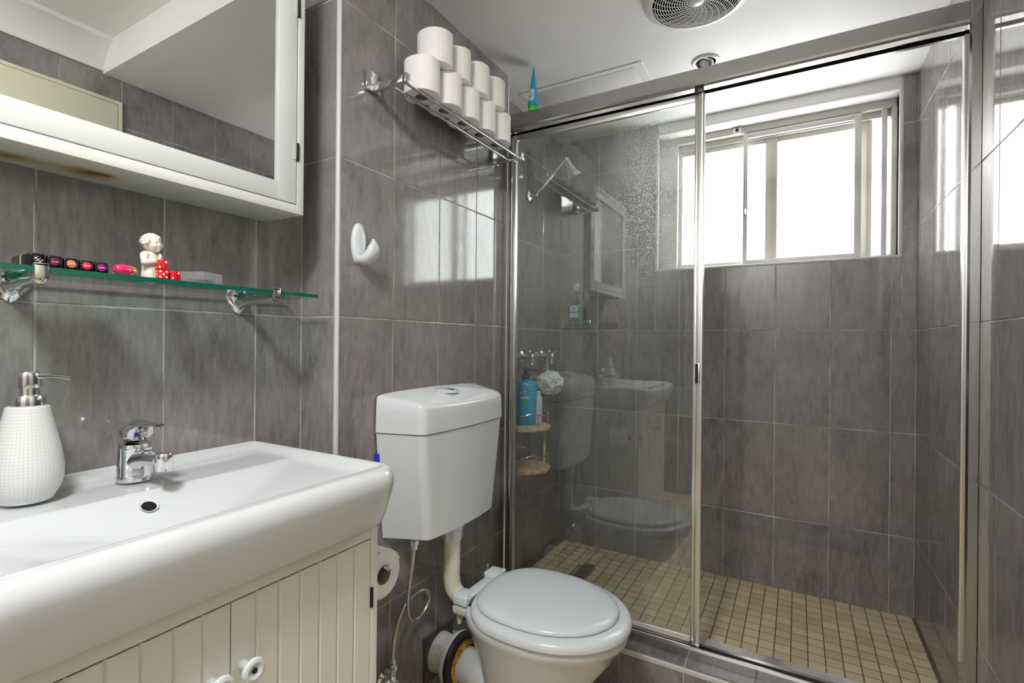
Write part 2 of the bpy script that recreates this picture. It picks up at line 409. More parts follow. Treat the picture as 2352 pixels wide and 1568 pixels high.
# cream door in wall E, seen only in the mirror
d = thing('door_1', (XE, 0.57, 0), 'cream painted flush door reflected at the left of the mirror', 'door'); d['kind'] = 'structure'
part('door_leaf', bx(XE-0.013, XE+0.004, 0.182, 0.950, 0.01, 2.088, bev=0.001), 'doorpaint', d)
bm = nb(); box(bm, XE-0.012, XE+0.004, 0.168, 0.180, 0.0, 2.103); box(bm, XE-0.012, XE+0.004, 0.952, 0.966, 0.0, 2.103); box(bm, XE-0.012, XE+0.004, 0.180, 0.952, 2.090, 2.103)
part('door_frame', bm, 'doorpaint', d)
bm = nb(); lathe(bm, [(0.026, 0), (0.026, 0.006), (0.010, 0.008), (0.010, 0.04), (0.024, 0.045), (0.028, 0.06), (0.02, 0.072)], (XE-0.018, 0.28, 1.02), (-1, 0, 0), 24)
part('door_knob', bm, 'chrome', d)

# ceilings: low ceiling over toilet and shower, a higher one with a cove over the vanity
YSTEP = 0.905
bm = nb(); box(bm, XA-0.1, XE+0.1, YSTEP, YD+0.2, ZC, 2.40)
struct('ceiling', bm, 'plaster', 'white painted lowered ceiling over toilet and shower', 'ceiling')
bm = nb(); box(bm, XA-0.1, XE+0.1, YR-0.1, YSTEP, 2.315, 2.40)
struct('ceiling_upper', bm, 'plaster', 'white painted higher ceiling over the vanity, seen in the mirror', 'ceiling')
bm = nb()
cove = [(XE, 2.204), (XE-0.008, 2.204), (XE-0.012, 2.225), (XE-0.03, 2.262), (XE-0.062, 2.292), (XE-0.085, 2.298), (XE-0.085, 2.316), (XE, 2.316)]
ringloft(bm, [[(x, YR, z) for x, z in cove], [(x, YSTEP, z) for x, z in cove]])
struct('trim_1', bm, 'plaster', 'white cove cornice above the cream door, seen in the mirror', 'cornice', smooth=True)

# floors
def mosaic_mesh():
    bm = bx(-0.0231, 0.0231, -0.0231, 0.0231, -0.005, 0)
    es = [e for e in bm.edges if all(abs(v.co.z) < 1e-6 for v in e.verts)]
    bmesh.ops.bevel(bm, geom=es, offset=0.0005, segments=1, affect='EDGES')
    me = bpy.data.meshes.new('mosaic_tile'); finish(bm, me, False); me.materials.append(M['mosaic']); return me
ZF = 0.105
sf = struct('floor_shower', bx(XS-0.02, XE+0.02, YC1-0.02, YD+0.02, 0.02, ZF-0.0006), 'mgrout', 'beige square mosaic floor of the shower', 'floor')
mm = mosaic_mesh(); cells = []
xs0 = -0.312 - 0.05*16
for i in range(32):
    for j in range(15):
        x = xs0 + 0.05*i + 0.025; y = YD - 0.05*j - 0.025
        if XS+0.02 < x < XE-0.015 and y > YC1: cells.append((x, y))
def vis_score(c):
    x, y = c; s = 1.0/(x*x + y*y + 1.0)
    if y < 1.83: s -= 1.0
    if -0.90 < x < -0.79 and 2.04 < y < 2.20: s -= 2.0
    if x/y < -0.53: s -= 0.5
    return -s
cells.sort(key=vis_score); jn = nb()
drain_cells = lambda x, y: -0.885 < x < -0.80 and 2.04 < y < 2.20
for n_, (x, y) in enumerate(cells):
    if drain_cells(x, y): continue
    if n_ < 300:
        o = link(bpy.data.objects.new('mosaic_tile', mm)); o.parent = sf; o.location = (x, y, ZF+random.uniform(-0.0003, 0.0003))
    else: box(jn, x-0.0231, x+0.0231, y-0.0231, y+0.0231, ZF-0.004, ZF)
part('mosaic_tile_rest', jn, 'mosaic2', sf, False, kind='stuff')
fl = struct('floor', bx(XA-0.05, XE+0.05, YR-0.05, YC1, -0.08, -0.0006), 'mgrout', 'beige mosaic floor under the toilet and vanity', 'floor')
jn = nb()
for i in range(31):
    for j in range(44):
        x = XA + 0.05*i + 0.025; y = YR + 0.05*j + 0.025
        if x < XE and y < 1.60 and (x > XC or y < YB): box(jn, x-0.0231, x+0.0231, y-0.0231, y+0.0231, -0.004, 0)
part('mosaic_tile_rest', jn, 'mosaic2', fl, False, kind='stuff')

# white corner trims
struct('trim_2', box(nb(), XC-0.012, XC+0.0015, YB-0.0015, YB+0.010, 0, ZC, bev=0.005, seg=3), 'trim', 'white vertical corner trim between vanity recess and toilet wall', 'trim', smooth=True)
struct('trim_3', box(nb(), HX1-0.0105, HX1+0.004, YD-0.0025, YD+0.012, HZ0-0.008, 2.19, bev=0.005, seg=3), 'trim', 'white vertical trim at right edge of the window recess', 'trim', smooth=True)
struct('trim_4', box(nb(), HX0-0.004, HX1, YD-0.003, YD+0.012, HZ0-0.009, HZ0+0.003, bev=0.004, seg=3), 'trim', 'white horizontal trim along the window sill edge', 'trim', smooth=True)
struct('trim_5', box(nb(), HX0-0.004, HX0+0.0105, YD-0.0025, YD+0.012, HZ0-0.008, 2.14, bev=0.005, seg=3), 'trim', 'white vertical trim at left edge of the window recess', 'trim', smooth=True)
struct('trim_6', box(nb(), XC-0.010, XC+0.0015, YC1-0.010, YC1+0.002, 2.03, ZC, bev=0.004, seg=3), 'trim', 'short white corner trim above the shower screen', 'trim', smooth=True)

# shower kerb with its tiles
kb = struct('shower_kerb', bx(XC, XE, 1.597, 1.80, 0, 0.1485), 'grout', 'grey tiled kerb under the shower screen', 'kerb')
KU = [XC+0.002, -0.900, -0.700, -0.500, -0.297, -0.100, 0.100, 0.300, XE]
for a, b in zip(KU[:-1], KU[1:]):
    put_tile(kb, (a+b)/2, 1.5955, 0.068, 0, b-a, 0.134)
    o = put_tile(kb, (a+b)/2, 1.628, 0.150, 0, b-a, 0.062); o.rotation_euler = (-PI/2, 0, 0)
struct('trim_7', box(nb(), XC, XE, 1.5925, 1.602, 0.134, 0.1515, bev=0.004, seg=3), 'trim', 'white edge trim along the top of the shower kerb', 'trim', smooth=True)

# ------------------------------------------------------------------ window
wn = thing('window_1', ((HX0+HX1)/2, YD+0.11, HZ0), 'aluminium sliding window with frosted panes above the shower', 'window'); wn['kind'] = 'structure'
FY0, FY1 = YD+0.078, YD+0.150
bm = nb()
box(bm, HX0, HX1-0.008, FY0, FY1, 2.112, HZ1+0.02, bev=0.002)
box(bm, HX0, HX1-0.008, FY0+0.03, FY1, 2.085, 2.112, bev=0.002)
part('head_frame', bm, 'winframe', wn)
bm = nb(); box(bm, HX0, HX1-0.008, FY0, FY1, HZ0-0.01, 1.512, bev=0.002); box(bm, HX0, HX1-0.008, FY0+0.03, FY1, 1.512, 1.520, bev=0.001)
part('sill_frame', bm, 'winframe2', wn)
part('jamb_frame', bx(HX0, -0.515, FY0+0.004, FY1, 1.512, 2.112, bev=0.002), 'winframe2', wn)
part('jamb_frame', bx(0.322, HX1-0.006, FY0, FY1, 1.512, 2.112, bev=0.002), 'winframe', wn)
part('mullion', bx(0.290, 0.309, FY0+0.012, FY1, 1.512, 2.112, bev=0.002), 'winframe2', wn)
SY0, SY1 = YD+0.118, YD+0.140
for nm, (x0, x1, sx) in (('left', (-0.515, -0.087, 1)), ('right', (-0.102, 0.262, 1))):
    dy = 0.0 if nm == 'left' else 0.006
    sash = part('sash', bx(x0, x0+0.016, SY0+dy, SY1+dy, 1.514, 2.100, bev=0.002), 'winframe', wn)
    st = 0.048 if nm == 'left' else 0.040
    bm = nb(); box(bm, x1-st, x1, SY0+dy, SY1+dy, 1.514, 2.100, bev=0.002)
    box(bm, x1-st*0.62, x1-st*0.40, SY0-0.004+dy, SY1+dy, 1.514, 2.100, bev=0.0015)
    part('stile', bm, 'winframe', sash)
    part('rail', bx(x0+0.016, x1-st, SY0+dy, SY1+dy, 2.062, 2.100, bev=0.002), 'winframe', sash)
    part('rail', bx(x0+0.016, x1-st, SY0+dy, SY1+dy, 1.514, 1.532, bev=0.002), 'winframe2', sash)
    part('pane', bx(x0+0.012, x1-st+0.004, SY0+0.010+dy, SY0+0.014+dy, 1.528, 2.066), 'pane', sash, False)
part('pane', bx(0.258, 0.2915, FY1-0.012, FY1-0.008, 1.510, 2.113), 'pane', wn, False)
part('pane', bx(0.307, 0.3225, FY1-0.012, FY1-0.008, 1.510, 2.113), 'pane', wn, False)
sc = part('fly_screen_frame', bx(-0.224, -0.206, FY0+0.004, FY0+0.018, 1.513, 2.104, bev=0.0015), 'winframe2', wn)
bm = nb(); box(bm, 0.198, 0.222, FY0+0.004, FY0+0.018, 1.513, 2.104, bev=0.0015)
box(bm, -0.206, 0.198, FY0+0.004, FY0+0.018, 2.086, 2.104, bev=0.0015); box(bm, -0.206, 0.198, FY0+0.004, FY0+0.018, 1.513, 1.530, bev=0.0015)
part('fly_screen_rail', bm, 'winframe2', sc)
part('finger_pull', bx(-0.224, -0.203, FY0-0.006, FY0+0.004, 1.735, 1.785, bev=0.002), 'alu', sc)
bm = bx(-0.268, -0.232, FY0-0.010, FY0+0.001, 2.108, 2.138, bev=0.005)
lk = part('window_lock', bm, 'whitepaint', wn)
bm = nb(); lathe(bm, [(0.007, 0), (0.007, 0.005), (0.004, 0.006)], (-0.250, FY0-0.010, 2.126), (0, -1, 0), 16); part('lock_barrel', bm, 'dark', lk)
# unseen board added outside, seals the window and carries daylight colour past frame gaps
struct('window_backing_board', bx(HX0-0.1, HX1+0.1, YD+0.165, YD+0.18, 1.3, 2.5), 'plaster', 'unseen pale board added behind the frosted window', 'wall')

# ------------------------------------------------------------------ invented ceiling lamp, added out of view to fill the room with light
lp = thing('added_fill_light', (-0.34, -0.24, 2.315), 'invented round fill light on the ceiling, unseen behind the viewpoint', 'ceiling light')
bm = nb(); lathe(bm, [(0.17, 0), (0.17, 0.02), (0.16, 0.03), (0.15, 0.03)], (-0.34, -0.24, 2.315), (0, 0, -1), 40); part('base_ring', bm, 'whitepaint', lp)
bm = nb(); lathe(bm, [(0.15, 0.028), (0.148, 0.045), (0.12, 0.066), (0.07, 0.078), (0.001, 0.082)], (-0.34, -0.24, 2.315), (0, 0, -1), 20); part('diffuser', bm, 'fillglass', lp)

# ------------------------------------------------------------------ ceiling fittings
FX, FYc, FR = -0.272, 1.567, 0.150
fan = thing('exhaust_fan', (FX, FYc, ZC), 'round white ceiling exhaust fan with slotted grille', 'exhaust fan')
bm = nb(); lathe(bm, [(0.158, 0), (0.156, 0.008), (0.148, 0.016), (0.138, 0.021), (0.128, 0.0225), (0.128, 0.010)], (FX, FYc, ZC), (0, 0, -1), 64, cap=False)
part('outer_ring', bm, 'whitepaint', fan)
bm = nb(); lathe(bm, [(0.135, 0.002), (0.001, 0.002)], (FX, FYc, ZC), (0, 0, -1), 48); part('backing', bm, 'dark', fan)
bm = nb(); lathe(bm, [(0.021, 0.012), (0.021, 0.024), (0.017, 0.027), (0.001, 0.028)], (FX, FYc, ZC), (0, 0, -1), 32); part('hub', bm, 'whitepaint', fan)
bm = nb()
for k in range(14):
    r = 0.027 + 0.0072*k
    tube(bm, [(FX+r*math.cos(2*PI*i/56), FYc+r*math.sin(2*PI*i/56), ZC-0.0215) for i in range(56)], 0.0012, 6, closed=True)
for k in range(26):
    a0 = 2*PI*k/26; pts = []
    for i in range(9):
        t = i/8; r = 0.019 + (0.130-0.019)*t; a = a0 + 0.75*t
        pts.append((FX+r*math.cos(a), FYc+r*math.sin(a), ZC-0.0215))
    tube(bm, pts, 0.0011, 5)
part('grille', bm, 'whitepaint', fan)

DX, DY = -0.306, 1.958
dl = thing('downlight', (DX, DY, ZC), 'small round tilting downlight in the ceiling above the shower', 'downlight')
bm = nb(); lathe(bm, [(0.050, 0), (0.049, 0.004), (0.044, 0.0065), (0.036, 0.005), (0.034, -0.001)], (DX, DY, ZC), (0, 0, -1), 40, cap=False); part('trim_ring', bm, 'whitepaint', dl)
bm = nb(); lathe(bm, [(0.036, -0.0005), (0.001, -0.0005)], (DX, DY, ZC-0.0015), (0, 0, -1), 32); part('recess', bm, 'alu2', dl)
dd = V(-0.35, -0.45, -1).normalized()
bm = nb(); lathe(bm, [(0.030, 0.0), (0.031, 0.012), (0.028, 0.016), (0.024, 0.016), (0.022, 0.006), (0.001, 0.003)], V(DX, DY, ZC-0.001), dd, 32); part('gimbal', bm, 'alu2', dl)
bm = nb(); lathe(bm, [(0.021, 0.009), (0.016, 0.014), (0.001, 0.015)], V(DX, DY, ZC-0.001), dd, 24); part('lamp_face', bm, 'whitepaint', dl)

ha = thing('ceiling_hatch', (-0.77, 2.07, ZC), 'white square access hatch in the ceiling above the shower', 'access hatch')
part('panel', bx(-0.996, -0.548, 1.866, 2.272, ZC-0.004, ZC, bev=0.0015), 'plaster', ha)
bm = nb()
for (a, b, c, d_) in ((-1.030, -1.000, 1.840, 2.300), (-0.544, -0.514, 1.840, 2.300), (-1.000, -0.544, 1.840, 1.862), (-1.000, -0.544, 2.276, 2.300)):
    box(bm, a, b, c, d_, ZC-0.003, ZC)
part('frame', bm, 'plaster', ha, False)

# ------------------------------------------------------------------ mirror cabinet
CY0, CY1, CZ0, CZ1, CXF = 0.120, 0.760, 1.436, 2.040, -0.996
mc = thing('mirror_cabinet', ((XA+CXF)/2, (CY0+CY1)/2, CZ0), 'white wall cabinet with a framed mirror door above the basin', 'mirror cabinet')
bm = nb()
box(bm, XA, CXF, CY1-0.016, CY1, CZ0+0.0001, CZ1, bev=0.0012); box(bm, XA, CXF, CY0, CY0+0.016, CZ0+0.0001, CZ1, bev=0.0012)
box(bm, XA, CXF, CY0+0.016, CY1-0.016, CZ1-0.02, CZ1); box(bm, XA, XA+0.006, CY0+0.016, CY1-0.016, CZ0+0.02, CZ1-0.02)
part('carcass', bm, 'cabinet', mc)
part('bottom_panel', bx(XA, CXF, CY0+0.016, CY1-0.016, CZ0, CZ0+0.020, bev=0.001), M['stain'], mc)
for (x, y) in ((-1.101, 0.716), (-1.040, 0.717)):
    bm = nb(); lathe(bm, [(0.004, 0), (0.004, 0.0012), (0.0025, 0.0015)], (x, y, CZ0), (0, 0, -1), 16); part('screw_cap', bm, 'cabinet', mc)
DZ0, DZ1, DY0, DY1 = CZ0+0.0225, CZ1-0.023, CY0+0.0185, CY1-0.0190
dr = part('door', bx(CXF-0.020, CXF-0.001, DY1-0.046, DY1, DZ0, DZ1, bev=0.0012), 'cabinet', mc)
part('stile', bx(CXF-0.020, CXF-0.001, DY0, DY0+0.046, DZ0, DZ1, bev=0.0012), 'cabinet', dr)
part('rail', bx(CXF-0.020, CXF-0.001, DY0+0.046, DY1-0.046, DZ0, DZ0+0.040, bev=0.0012), 'cabinet', dr)
part('rail', bx(CXF-0.020, CXF-0.001, DY0+0.046, DY1-0.046, DZ1-0.046, DZ1, bev=0.0012), 'cabinet', dr)
part('mirror', bx(CXF-0.014, CXF-0.008, DY0+0.042, DY1-0.042, DZ0+0.036, DZ1-0.042), 'mirror', dr, False)
for z in (1.577, 1.905):
    bm = nb(); box(bm, CXF-0.004, CXF+0.004, DY1-0.001, DY1+0.0045, z-0.020, z+0.020, bev=0.001); part('hinge', bm, 'black', mc)
    part('hinge_leaf', bx(CXF-0.0012, CXF-0.0002, DY1-0.0095, DY1-0.001, z-0.018, z+0.018), 'cabinet', mc)

# ------------------------------------------------------------------ glass shelf
GZ0, GZ1, GXF, GY0, GY1 = 1.2475, 1.2555, -0.984, 0.080, 0.800
gs = thing('glass_shelf', ((XA+GXF)/2, 0.44, GZ0), 'long clear glass shelf with green edge on chrome brackets', 'shelf')
bm = nb(); ol = rrect(XA+0.014, GXF, GY0, GY1, (0.012, 0.002, 0.002, 0.012), 5)
vb = [bm.verts.new((x, y, GZ0)) for x, y in ol]; vt = [bm.verts.new((x, y, GZ1)) for x, y in ol]; n_ = len(ol)
for i in range(n_):
    f = bm.faces.new((vb[i], vb[(i+1) % n_], vt[(i+1) % n_], vt[i])); f.material_index = 1
bm.faces.new(vt); bm.faces.new(vb[::-1])
part('glass_pane', bm, ['shelfglass', 'glassedge'], gs, False)
for y in (0.302, 0.690):
    prof = [(-0.030, 1.262), (-0.032, 1.250), (-0.026, 1.232), (-0.013, 1.214), (0, 1.206), (0.013, 1.214), (0.026, 1.232), (0.032, 1.250), (0.030, 1.262)]
    bm = nb(); ringloft(bm, [[(XA+d_, y+u*s, 1.236+(z-1.236)*s) for u, z in prof] for d_, s in ((0, 1), (0.004, 1), (0.010, 0.7), (0.013, 0.35))])
    br = part('bracket_plate', bm, 'chrome', gs, ang=50)
    bm = nb(); lathe(bm, [(0.0145, 0.004), (0.0135, 0.018), (0.0105, 0.026), (0.0095, 0.05), (0.0085, 0.125), (0.0095, 0.136), (0.0075, 0.1415), (0.0055, 0.1415), (0.0045, 0.137)], (XA, y, 1.2350), (1, -0.03, 0.02), 24)
    part('bracket_arm', bm, 'chrome', br)
    bm = nb(); yy = y-0.006
    box(bm, GXF+0.0005, GXF+0.004, yy-0.0085, yy+0.0085, 1.237, 1.2605, bev=0.001); box(bm, GXF-0.010, GXF+0.004, yy-0.0085, yy+0.0085, GZ1+0.0003, GZ1+0.0042, bev=0.001)
    part('edge_clip', bm, 'chrome', br)

# ------------------------------------------------------------------ basin
BX0, BX1, BY0, BY1, RIM = XA+0.001, -0.672, 0.125, 0.755, 0.905
def sst(a, b, x):
    t = max(0, min(1, (x-a)/(b-a))); return t*t*(3-2*t)
def smax(vals, k=0.0045):
    m = max(vals); return m + k*math.log(sum(math.exp((v-m)/k) for v in vals)) - k*0.15
def basin_z(x, y):
    e = min(BY1-y, y-BY0)
    zr_ = 0.9045 - 0.0185*sst(0.022, 0.050, e) - 0.24*max(0, e-0.045)
    zb_ = 0.8885 - 0.62*max(0, x+0.966)
    zf_ = 0.9045 - 3.0*max(0, -0.709-x)
    zbk = 0.9010 - 1.0*max(0, x-(XA+0.014))
    return min(0.905, smax([zr_, zb_, zf_, zbk, 0.802]))
bm = nb(); rings = []
def outline(off, nn=10, den=12):
    # dense rounded rectangle, front corners generous
    pts = rrect(BX0, BX1-off*-1 if False else BX1+off, BY0-off, BY1+off, (max(0.055+off, .02), 0.012, 0.012, max(0.055+off, .02)), nn)
    out = []
    for i in range(len(pts)):
        a = Vector(pts[i]); b = Vector(pts[(i+1) % len(pts)])
        k = max(1, int((b-a).length/0.009))
        for j in range(k): out.append(a + (b-a)*j/k)
    return out
ref = outline(0.0); cen = Vector(((BX0+BX1)/2-0.02, (BY0+BY1)/2))
def ring_off(off, z):
    out = []
    for p in ref:
        q = p.copy()
        dx = min(1, max(0, (p.x-(BX1-0.055))/0.055)); dyp = min(1, max(0, (p.y-(BY1-0.055))/0.055)); dyn = min(1, max(0, (BY0+0.055-p.y)/0.055))
        q.x += off*dx; q.y += off*(dyp-dyn); out.append((q.x, q.y, z))
    return out
for off, z in ((-0.060, 0.7925), (-0.034, 0.790), (-0.027, 0.7925), (-0.022, 0.798), (-0.0155, 0.815), (-0.007, 0.843), (-0.001, 0.868), (0, 0.880), (-0.004, 0.893), (-0.0115, 0.902), (-0.022, 0.905)):
    rings.append(ring_off(off, z))
NR = 84
for k in range(1, NR):
    s = 1 - (k/NR)**1.0
    ring = []
    for p in rings[10]:
        q = cen + (Vector((p[0], p[1]))-cen)*s; ring.append((q.x, q.y, basin_z(q.x, q.y)))
    rings.append(ring)
ringloft(bm, rings, True, True)
bs = thing('wash_basin', ((BX0+BX1)/2, 0.44, 0.79), 'white ceramic basin with wide rectangular bowl on the vanity', 'basin')
part('bowl', bm, 'ceramic', bs, ang=60)
bm = nb(); oc = V(-0.934, 0.420, 0.8692); od = V(0.527, 0, 0.85).normalized()
lathe(bm, [(0.0105, 0.0), (0.0125, 0.0015), (0.0135, 0.002), (0.0135, 0.0005), (0.0105, -0.002)], oc+od*0.001, od, 28, cap=False); part('overflow_ring', bm, 'ceramic', bs)
bm = nb(); lathe(bm, [(0.0110, 0.0006), (0.0005, 0.0006)], oc+od*0.0006, od, 24); part('overflow_hole', bm, 'dark', bs)

# basin mixer tap
TX, TY, TZ = -1.047, 0.447, 0.8925
tp = thing('basin_tap', (TX, TY, TZ), 'chrome single-lever mixer tap on the basin', 'tap')
bm = nb(); lathe(bm, [(0.0285, 0), (0.0290, 0.002), (0.0272, 0.012), (0.0262, 0.035), (0.0265, 0.052), (0.0270, 0.058), (0.0255, 0.060)], (TX, TY, TZ), (0, 0, 1), 40); bd = part('body', bm, 'chrome', tp)
bm = nb(); tube(bm, [(TX+0.004, TY, TZ+0.030), (TX+0.030, TY, TZ+0.041), (TX+0.060, TY, TZ+0.046), (TX+0.092, TY, TZ+0.047)], lambda t: 0.021*(1-t)+0.0125*t, 20, 6, flat=(1.0, 0.85)); part('spout', bm, 'chrome', tp)
bm = nb(); lathe(bm, [(0.0125, -0.012), (0.0128, -0.010), (0.0128, -0.001), (0.0135, 0), (0.0138, 0.016), (0.0125, 0.018), (0.001, 0.019)], (TX+0.102, TY, TZ+0.042), (0, 0, 1), 28); part('aerator', bm, 'chrome', tp)
bm = nb(); lathe(bm, [(0.0250, 0.060), (0.0250, 0.066)], (TX, TY, TZ), (0, 0, 1), 36); part('collar', bm, 'chrome', tp)
bm = nb(); hr = []
for (t, x, zc_, ry, rz_) in ((0, -0.0265, 0.066, 0.006, 0.0015), (1, -0.0262, 0.072, 0.016, 0.006), (2, -0.022, 0.079, 0.021, 0.012), (3, -0.012, 0.084, 0.0245, 0.017), (4, 0.000, 0.087, 0.0255, 0.020), (5, 0.012, 0.089, 0.025, 0.021), (6, 0.022, 0.0915, 0.022, 0.018), (7, 0.027, 0.097, 0.0185, 0.011), (8, 0.038, 0.102, 0.0155, 0.0055), (9, 0.056, 0.1045, 0.0135, 0.0038), (10, 0.076, 0.1055, 0.0120, 0.0030), (11, 0.086, 0.1055, 0.0085, 0.0022)):
    hr.append([(TX+x, TY+ry*math.cos(a), max(TZ+0.0665, TZ+zc_+rz_*math.sin(a))) for a in [2*PI*i/28 for i in range(28)]])
ringloft(bm, hr); hd = part('lever', bm, 'chrome', tp, ang=60)
bm = nb(); ball(bm, (TX+0.0225, TY-0.0075, TZ+0.0855), (0.0055, 0.0055, 0.0055), 3); part('indicator', bm, mat('blue_dot', srgb(20, 10, 190), 0.25), hd)

# soap dispenser
SX, SY, SZ = -1.050, 0.302, 0.8925
sd = thing('soap_dispenser', (SX, SY, SZ), 'white ribbed ceramic soap dispenser with chrome pump on the basin', 'soap dispenser')
bm = nb(); prof = [(0.0285, 0.0), (0.0312, 0.001)]
ctrl = [(0.0320, 0.004), (0.0375, 0.014), (0.0425, 0.028), (0.0442, 0.042), (0.0436, 0.058), (0.0408, 0.078), (0.0366, 0.098), (0.0325, 0.117), (0.0282, 0.138), (0.0268, 0.1455)]
sp = smooth_path([(r, h, 0) for r, h in ctrl], 10)
prof += [(p.x, p.y) for p in sp] + [(0.0258, 0.1482), (0.021, 0.1488)]
lathe(bm, prof, (SX, SY, SZ), (0, 0, 1), 64)
def ribbed():
    m = mat('ribbed_ceramic', srgb(218, 220, 218), 0.42); k = N(m)
    tc = k.n('ShaderNodeTexCoord'); sx = k.n('ShaderNodeSeparateXYZ'); k.l(tc.outputs['Object'], sx.inputs[0])
    an = k.math('ARCTAN2', sx.outputs[1], sx.outputs[0])
    a = k.math('SINE', k.math('MULTIPLY', an, 52.0)); b = k.math('SINE', k.math('MULTIPLY', sx.outputs[2], 1250.0))
    h = k.math('MINIMUM', k.ramp(k.math('ADD', k.math('MULTIPLY', a, 0.5), 0.5), [(0.0, (0,)*3), (0.25, (1,)*3)]), k.ramp(k.math('ADD', k.math('MULTIPLY', b, 0.5), 0.5), [(0.0, (0,)*3), (0.25, (1,)*3)]))
    k.l(k.mix(h, srgb(206, 209, 207), srgb(219, 221, 219)), k.b.inputs['Base Color'])
    k.bump(h, 0.25, 0.0008); return m
part('bottle', bm, ribbed(), sd)
bm = nb(); lathe(bm, [(0.0205, 0.1485), (0.0208, 0.150), (0.0208, 0.164), (0.0195, 0.166), (0.014, 0.1665), (0.0138, 0.178), (0.001, 0.178)], (SX, SY, SZ), (0, 0, 1), 40); part('collar', bm, 'chrome', sd)
bm = nb(); lathe(bm, [(0.0165, 0.1775), (0.0168, 0.178), (0.0160, 0.196), (0.0157, 0.200), (0.0140, 0.2025), (0.001, 0.2035)], (SX, SY, SZ), (0, 0, 1), 36); pm = part('pump_head', bm, 'chrome', sd)
bm = nb(); nd = V(0.80, 0.60, 0); tube(bm, [V(SX, SY, SZ+0.1950)+nd*0.012, V(SX, SY, SZ+0.196)+nd*0.035, V(SX, SY, SZ+0.1945)+nd*0.052, V(SX, SY, SZ+0.1925)+nd*0.062], 0.0042, 12, 4); part('nozzle', bm, 'chrome', pm)

# ------------------------------------------------------------------ vanity cabinet
VX, VY0, VY1, VZ1 = -0.727, 0.147, 0.735, 0.7895
vc = thing('vanity_cabinet', (-0.93, 0.44, 0), 'cream vanity cabinet with grooved doors under the basin', 'vanity cabinet')
bm = nb()
box(bm, XA+0.012, VX, VY1-0.018, VY1, 0.06, VZ1, bev=0.0015); box(bm, XA+0.012, VX, VY0, VY0+0.018, 0.06, VZ1, bev=0.0015)
box(bm, XA+0.012, XA+0.02, VY0+0.018, VY1-0.018, 0.06, VZ1); box(bm, XA+0.02, VX-0.02, VY0+0.018, VY1-0.018, 0.06, 0.08)
part('carcass', bm, 'cream', vc)
part('top_rail', bx(VX-0.020, VX-0.001, VY0+0.018, VY1-0.018, 0.7585, VZ1, bev=0.001), 'cream', vc)
part('bottom_rail', bx(VX-0.020, VX-0.001, VY0+0.018, VY1-0.018, 0.06, 0.115, bev=0.001), 'cream', vc)
for x in (XA+0.03, VX-0.018):
    for y in (VY0+0.018, VY1-0.018): part('foot', bx(x-0.016, x+0.016, y-0.016, y+0.016, 0, 0.06, bev=0.003), 'cream', vc)
for (y0, y1, kn) in ((VY0+0.020, 0.4355, 0.4080), (0.4375, VY1-0.020, 0.4555)):
    dr = part('door', bx(VX-0.018, VX-0.0040, y0+0.0005, y1-0.0005, 0.118, 0.7565), 'cream', vc, False)
    npl = 7; wd = (y1-y0)/npl
    for k in range(npl):
        bm = nb(); a, b = y0+wd*k, y0+wd*(k+1); g0 = 0.0 if k == 0 else 0.0034; g1 = 0.0 if k == npl-1 else 0.0034
        ring = lambda z: [(VX-0.008, a+g0*0.25, z), (VX-0.0036, a+g0*0.25, z), (VX-0.0005, a+g0, z), (VX-0.0005, b-g1, z), (VX-0.0036, b-g1*0.25, z), (VX-0.008, b-g1*0.25, z)]
        ringloft(bm, [ring(0.118), ring(0.7565)]); part('plank', bm, 'cream', dr, False)
    bm = nb(); lathe(bm, [(0.0075, 0), (0.0075, 0.004), (0.0070, 0.014), (0.0105, 0.019), (0.0160, 0.0225), (0.0178, 0.0265), (0.0165, 0.031), (0.0120, 0.0325), (0.0075, 0.0305), (0.0060, 0.0295), (0.001, 0.0295)], (VX-0.0005, kn, 0.656), (1, 0, 0), 36); kb_ = part('knob', bm, 'plastic', dr)
    bm = nb(); lathe(bm, [(0.0042, 0.0297), (0.0038, 0.0312), (0.001, 0.0308)], (VX-0.0005, kn, 0.656), (1, 0, 0), 20); part('screw', bm, 'dark', kb_)
part('hinge', box(nb(), VX-0.004, VX+0.004, VY1-0.0195, VY1-0.0145, 0.622, 0.662, bev=0.001), 'black', vc)

# ------------------------------------------------------------------ toilet roll holder on the cabinet side
RHX, RHZ, RY = -0.705+0.0, 0.705, VY1
RQ, RQZ = VY1+0.052, 0.650
rh = thing('toilet_roll_holder', (-0.80, RY, 0.74), 'chrome toilet roll holder on the side of the vanity', 'roll holder')
bm = nb(); lathe(bm, [(0.022, 0), (0.022, 0.006), (0.019, 0.011), (0.010, 0.013)], (-0.815, RY+0.0005, 0.745), (0, 1, 0), 32); part('rose', bm, 'chrome', rh)
bm = nb(); tube(bm, [(-0.815, RY+0.010, 0.745), (-0.815, RY+0.030, 0.745), (-0.818, RQ-0.004, 0.744), (-0.840, RQ, 0.742), (-0.874, RQ, 0.733), (-0.886, RQ, 0.706), (-0.880, RQ, 0.678), (-0.862, RQ, 0.6665), (-0.82, RQ, 0.6655), (-0.750, RQ, 0.6655)], 0.0042, 12, 6); part('bar', bm, 'chrome', rh)
bm = nb(); tube(bm, [(-0.755, RQ, 0.6655), (-0.746, RQ, 0.6665), (-0.740, RQ, 0.671)], 0.0052, 12, 3); part('bar_end', bm, 'chrome', rh)
